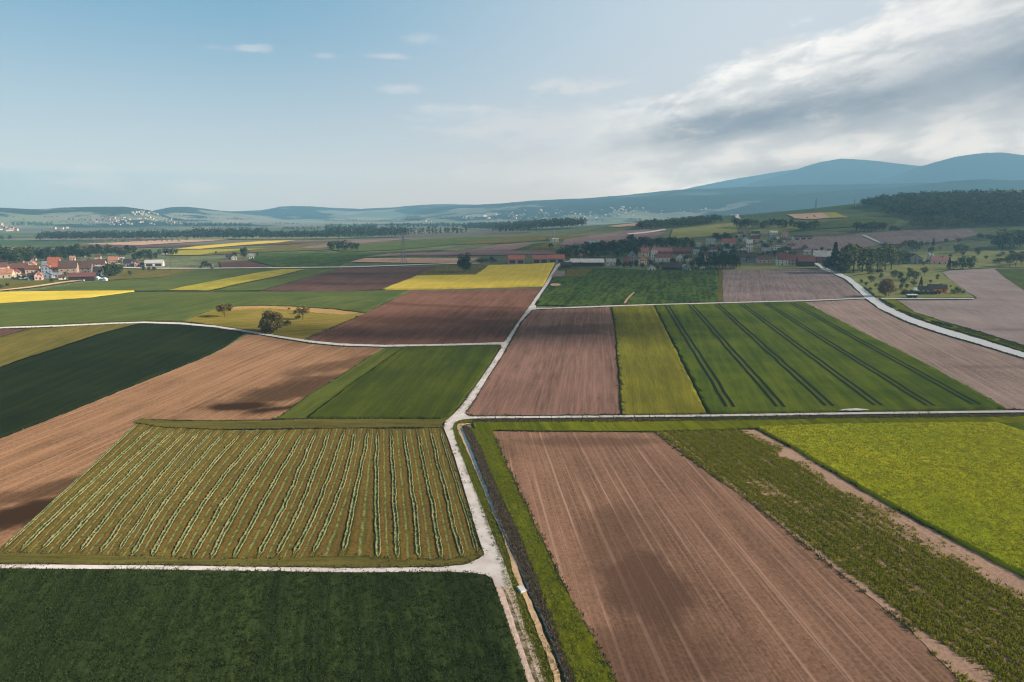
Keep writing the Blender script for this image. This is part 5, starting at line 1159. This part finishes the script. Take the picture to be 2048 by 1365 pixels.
town(60, [(1010,428),(1050,418),(1120,420),(1160,424),(1160,438),(1080,440),(1020,440)], FM, 'tiny pale house in the left part of the far hillside town', 'left part of the far hillside town', 1.1)
town(46, [(1160,424),(1220,415),(1282,412),(1300,424),(1240,436),(1165,438)], FM, 'tiny pale house in the right part of the far hillside town', 'right part of the far hillside town', 1.1)
town(8, [(1290,425),(1400,415),(1440,420),(1320,432)], FM, 'scattered tiny house on the slope right of the hillside town', 'scattered houses right of the hillside town', 1.1)
# ------------------------------------------------------------------ labels of the trees: by the nearest landmark
LAND += [('the meadow knoll', P(500, 640)), ('the yellow rapeseed field', P(960, 560)), ('the wooded hill', P(1800, 440)), ('the road bend by the poplars', P(1690, 558)), ('the cream hillside rectangle', P(1620, 434)), ('the oak slope', P(2000, 480)), ('the trailer lane', P(1823, 598)), ('the silos', P(1858, 524)), ('the long copse', P(1340, 455)), ('the village hedge', P(1500, 452)), ('the dark grove', P(1740, 462))]
buckets = {}
for o, ph, p, hp in TREES:
    if 'label' in o: continue
    ds = [((Vector((q.x - p.x, q.y - p.y)).length), s, q) for s, q in LAND]
    d, s, q = min(ds, key=lambda x: x[0])
    dx, dy = p.x - q.x, p.y - q.y
    rel = ('right of ' if dx > 0 else 'left of ') if abs(dx) > abs(dy) else ('behind ' if dy > 0 else 'in front of ')
    buckets.setdefault((ph, rel, s), []).append((d, o))
for (ph, rel, s), l in buckets.items():
    l.sort(key=lambda x: x[0])
    for i, (d, o) in enumerate(l):
        pre = '' if len(l) == 1 else ('nearest ' if i == 0 else (ORD[i] if i < len(ORD) else 'far ') + 'nearest ')
        o['label'] = (pre + ph + ' ' + rel + s)
# ------------------------------------------------------------------ sun, sky, clouds, haze, camera
SUN_AZ, SUN_EL = R(96), R(26)
S_ = Vector((math.sin(SUN_AZ) * math.cos(SUN_EL), math.cos(SUN_AZ) * math.cos(SUN_EL), math.sin(SUN_EL)))
ld = bpy.data.lights.new('sun', 'SUN'); ld.energy = 5.0; ld.angle = R(.53); ld.color = (1., .93, .85)
lo_ = bpy.data.objects.new('sun', ld); COL.objects.link(lo_); lo_.rotation_euler = (-S_).to_track_quat('-Z', 'Y').to_euler(); lo_.location = S_ * 3000
w = bpy.data.worlds.new('World'); scene.world = w; w.use_nodes = True; w.node_tree.nodes.clear(); t = NT(w.node_tree)
sky = t.node('ShaderNodeTexSky', sky_type='NISHITA', sun_disc=False, sun_elevation=SUN_EL, sun_rotation=SUN_AZ, altitude=500., air_density=1., dust_density=2.2, ozone_density=1.)
g = t.node('ShaderNodeTexCoord').outputs['Generated']
X, Y, Z = t.xyz(g)
a = t.m('ARCTAN2', X, Y); e = t.m('ARCSINE', t.m('MINIMUM', t.m('MAXIMUM', Z, -1.), 1.))
K = 10.
def kc(c): l = lin(c); return tuple(x * K for x in l[:3]) + (1,)
# thin high veil makes the blue paler and whiter towards the sun
col = t.mix(SKYV[0], sky.outputs[0], kc(SKYV[1]))
veil = t.step(a, -.4, .4, 0., .78)
col = t.mix(veil, col, kc((214, 223, 232)))
low = t.step(e, .0, .30, SKYV[2], 0.)
col = t.mix(low, col, t.mix(t.step(a, -.6, .1), kc((204, 216, 224)), kc((204, 208, 215))))
# cloud texture: streaks rising to the right
ct, st = math.cos(R(9)), math.sin(R(9))
q1 = t.m('ADD', t.m('MULTIPLY', a, ct), t.m('MULTIPLY', e, st)); q2 = t.m('SUBTRACT', t.m('MULTIPLY', e, ct), t.m('MULTIPLY', a, st))
n1 = t.noise(t.vec(t.m('MULTIPLY', q1, 6.), t.m('MULTIPLY', q2, 15.), 1.), 1., 9., .62, .2)
n2 = t.noise(t.vec(t.m('MULTIPLY', q1, 3.2), t.m('MULTIPLY', q2, 14.), 7.), 1., 6., .55, .25)
n3 = t.noise(t.vec(t.m('MULTIPLY', a, 20.), t.m('MULTIPLY', e, 60.), 3.), 1., 9., .62, .3)
n4 = t.noise(t.vec(t.m('MULTIPLY', q1, 15.), t.m('MULTIPLY', q2, 40.), 12.), 1., 9., .62, .3)
s1 = t.m('SUBTRACT', n1, .5); s2 = t.m('SUBTRACT', n2, .5); s4 = t.m('SUBTRACT', n4, .5)
upper = t.m('ADD', .122, t.m('MULTIPLY', t.m('SUBTRACT', a, .05), .30))
dd = t.m('ADD', t.m('SUBTRACT', upper, e), t.m('ADD', t.m('MULTIPLY', s1, .15), t.m('MULTIPLY', s4, .06)))
mw = t.m('MULTIPLY', t.step(dd, -.01, .022), t.step(a, .02, .3))
col = t.mix(t.m('MULTIPLY', mw, .9), col, t.mix(t.step(n4, .35, .65), kc((212, 218, 224)), kc((252, 252, 251))))
gc = t.m('ADD', .084, t.m('MULTIPLY', t.m('SUBTRACT', a, .09), .15))
gw = t.m('ADD', .010, t.m('MULTIPLY', t.m('MAXIMUM', a, 0.), .085))
gd = t.m('DIVIDE', t.m('ADD', t.m('SUBTRACT', e, gc), t.m('ADD', t.m('MULTIPLY', s2, .07), t.m('MULTIPLY', s4, .022))), gw)
mg = t.m('MULTIPLY', t.m('POWER', 2.718, t.m('MULTIPLY', t.m('MULTIPLY', gd, gd), -1.)), t.step(a, .06, .3))
col = t.mix(t.m('MULTIPLY', mg, .92), col, t.mix(t.step(n1, .35, .65), kc((124, 150, 173)), kc((152, 172, 190))))
# second grey layer low over the mountains, pale break between
g2 = t.m('DIVIDE', t.m('SUBTRACT', t.m('ADD', e, t.m('MULTIPLY', s2, .03)), .052), .016)
m2 = t.m('MULTIPLY', t.m('POWER', 2.718, t.m('MULTIPLY', t.m('MULTIPLY', g2, g2), -1.)), t.step(a, .1, .4, 0., .9))
col = t.mix(m2, col, kc((168, 183, 198)))
br = t.m('MULTIPLY', t.step(t.m('ADD', n4, t.m('MULTIPLY', s1, .3)), .52, .68), t.m('MULTIPLY', t.step(e, .05, .08), t.m('MULTIPLY', t.step(e, .10, .15, 1., 0.), t.step(a, .1, .3, 0., .42))))
col = t.mix(br, col, kc((226, 224, 224)))
# faint small clouds over the left half
def wisp(u, v, ru, rv, k):
    global col
    ca_, ce_ = azel(u, v)
    x = t.m('DIVIDE', t.m('SUBTRACT', a, ca_), ru / F); y = t.m('DIVIDE', t.m('SUBTRACT', e, ce_), rv / F)
    d = t.m('ADD', t.m('SQRT', t.m('ADD', t.m('MULTIPLY', x, x), t.m('MULTIPLY', y, y))), t.m('MULTIPLY', t.m('SUBTRACT', n3, .5), 3.))
    col = t.mix(t.step(d, .1, 1.15, k, 0.), col, kc((224, 224, 226)))
for q_ in ((500, 98, 34, 8, .42), (775, 113, 48, 8, .5), (800, 176, 50, 10, .35), (650, 112, 30, 7, .25), (845, 80, 40, 14, .3), (1150, 172, 90, 17, .6), (880, 218, 90, 10, .25), (1300, 200, 30, 8, .4), (180, 360, 52, 26, .4), (90, 362, 30, 20, .25), (390, 380, 66, 18, .35), (430, 95, 40, 6, .2), (1060, 250, 240, 40, .35), (1100, 340, 200, 40, .25), (1480, 385, 10, 10, 0.)): wisp(*q_)
# higher up the sky is deeper blue
col = t.mix(t.step(e, .27, .55), col, t.mix(1., sky.outputs[0], (.8, .8, .85, 1), 'MULTIPLY'))
# the air in front of the sky adds its own veil: the sky behind it is what is left
Tt = t.m('POWER', 2.71828, t.m('MULTIPLY', t.m('MINIMUM', t.m('DIVIDE', 720., t.m('MAXIMUM', Z, .004)), 13500.), -HAZE[0]))
cz = tuple(HAZE[1][i] * HAZE[2][i] * K for i in range(3))
tgt = t.vm('SCALE', col); tgt.node.inputs['Scale'].default_value = 1 / 2 ** EXPO
vl = t.vm('SCALE', cz); t.l.new(t.m('SUBTRACT', 1., Tt), vl.node.inputs['Scale'])
df_ = t.vm('MAXIMUM', t.vm('SUBTRACT', tgt, vl), (.5, .5, .5))
col = t.vm('SCALE', df_); t.l.new(t.m('DIVIDE', 1., Tt), col.node.inputs['Scale'])
bg = t.node('ShaderNodeBackground', {'Color': col, 'Strength': .1})
t.node('ShaderNodeOutputWorld', {'Surface': bg.outputs[0]})
# unseen clouds added high to the right so their shade falls on the fields
CH = 1750.
def cloud_mat(dens):
    m, t = new_mat('cloud_vapour'); tc = t.node('ShaderNodeTexCoord').outputs['Object']
    p = t.node('ShaderNodeNewGeometry').outputs['Position']
    d = t.node('ShaderNodeVectorMath', {0: tc}, operation='LENGTH').outputs['Value']
    x, y, z = t.xyz(tc); d = t.m('SQRT', t.m('ADD', t.m('MULTIPLY', x, x), t.m('MULTIPLY', y, y)))
    n = t.noise(p, .013, 5., .6)
    k = t.step(t.m('ADD', d, t.m('MULTIPLY', t.m('SUBTRACT', n, .5), 1.1)), .5, 1.05, dens, 0.)
    df = t.node('ShaderNodeBsdfDiffuse', {'Color': (.85, .86, .88, 1)}).outputs[0]
    tl = t.node('ShaderNodeBsdfTranslucent', {'Color': (.85, .86, .88, 1)}).outputs[0]
    b = t.node('ShaderNodeMixShader', {0: .5, 1: df, 2: tl}).outputs[0]
    tr = t.node('ShaderNodeBsdfTransparent').outputs[0]
    t.node('ShaderNodeOutputMaterial', {'Surface': t.node('ShaderNodeMixShader', {0: k, 1: tr, 2: b}).outputs[0]})
    return m
CM = {}
def cloud(u, v, rx, ry, rot=0., dens=.7, xy=None):
    p = P(u, v) if xy is None else Vector((xy[0], xy[1], 0)); off = (CH - p.z) / S_.z
    n, k = 40, 20; V = []; c = (p.x + S_.x * off, p.y + S_.y * off)
    for j in range(k + 1):
        th = math.pi * j / k
        for i in range(n):
            f = 2 * math.pi * i / n
            V.append((math.sin(th) * math.cos(f), math.sin(th) * math.sin(f), math.cos(th)))
    V = np.array(V); sx = c[0] + V[:, 0] * rx; sy = c[1] + V[:, 1] * ry
    bump = .82 + .36 * fbm(V[:, 0] * 3 + c[0] * .01, V[:, 1] * 3 + V[:, 2] * 2 + c[1] * .01, 4)
    V = V * bump[:, None]; V[:, 2] = np.where(V[:, 2] < 0, V[:, 2] * .35, V[:, 2])
    fs = [(j * n + i, (j + 1) * n + i, (j + 1) * n + (i + 1) % n, j * n + (i + 1) % n) for j in range(k) for i in range(n)]
    o = link('cloud', npmesh('cloud', V, np.array(fs), True), CM[dens] if dens in CM else CM.setdefault(dens, cloud_mat(dens))); o.location = (c[0], c[1], CH + 60); o.rotation_euler = (0, 0, R(rot)); o.scale = (rx, ry, min(rx, ry) * .35)
    tag(o, 'unseen soft grey cloud added high outside the view to shade the fields', 'cloud', 'unseen shading clouds', kind='stuff')
for c_ in CLOUDS: cloud(*c_)
# haze: thin even air over the whole valley
hb = MB(); hb.box(-13500, 13500, -13500, 13500, -8, 780)
hm, t = new_mat('haze_air')
pv = t.node('ShaderNodeVolumePrincipled', {'Color': HAZE[1] + (1,), 'Density': HAZE[0], 'Anisotropy': 0.})
t.node('ShaderNodeOutputMaterial', {'Volume': pv.outputs[0]})
tag(hb.build('haze', hm), 'thin blue haze over the whole valley', 'haze', kind='stuff')
cd = bpy.data.cameras.new('camera'); cam = bpy.data.objects.new('camera', cd); COL.objects.link(cam)
cd.sensor_width = 36; cd.lens = 24.0 * F / 1365.; cd.clip_start = 1.; cd.clip_end = 60000
cam.location = (0, 0, CAMZ); cam.rotation_euler = (math.pi / 2 - PITCH, 0, 0); scene.camera = cam
scene.view_settings.view_transform = 'Standard'; scene.view_settings.look = 'None'; scene.view_settings.exposure = EXPO; scene.view_settings.gamma = 1.
scene.cycles.max_bounces = 4; scene.cycles.diffuse_bounces = 2; scene.cycles.transparent_max_bounces = 8; scene.cycles.volume_bounces = 0
scene.cycles.sample_clamp_indirect = 4.; scene.cycles.use_denoising = DENOISE; scene.cycles.pixel_filter_type = 'BLACKMAN_HARRIS'; scene.cycles.filter_width = 1.15
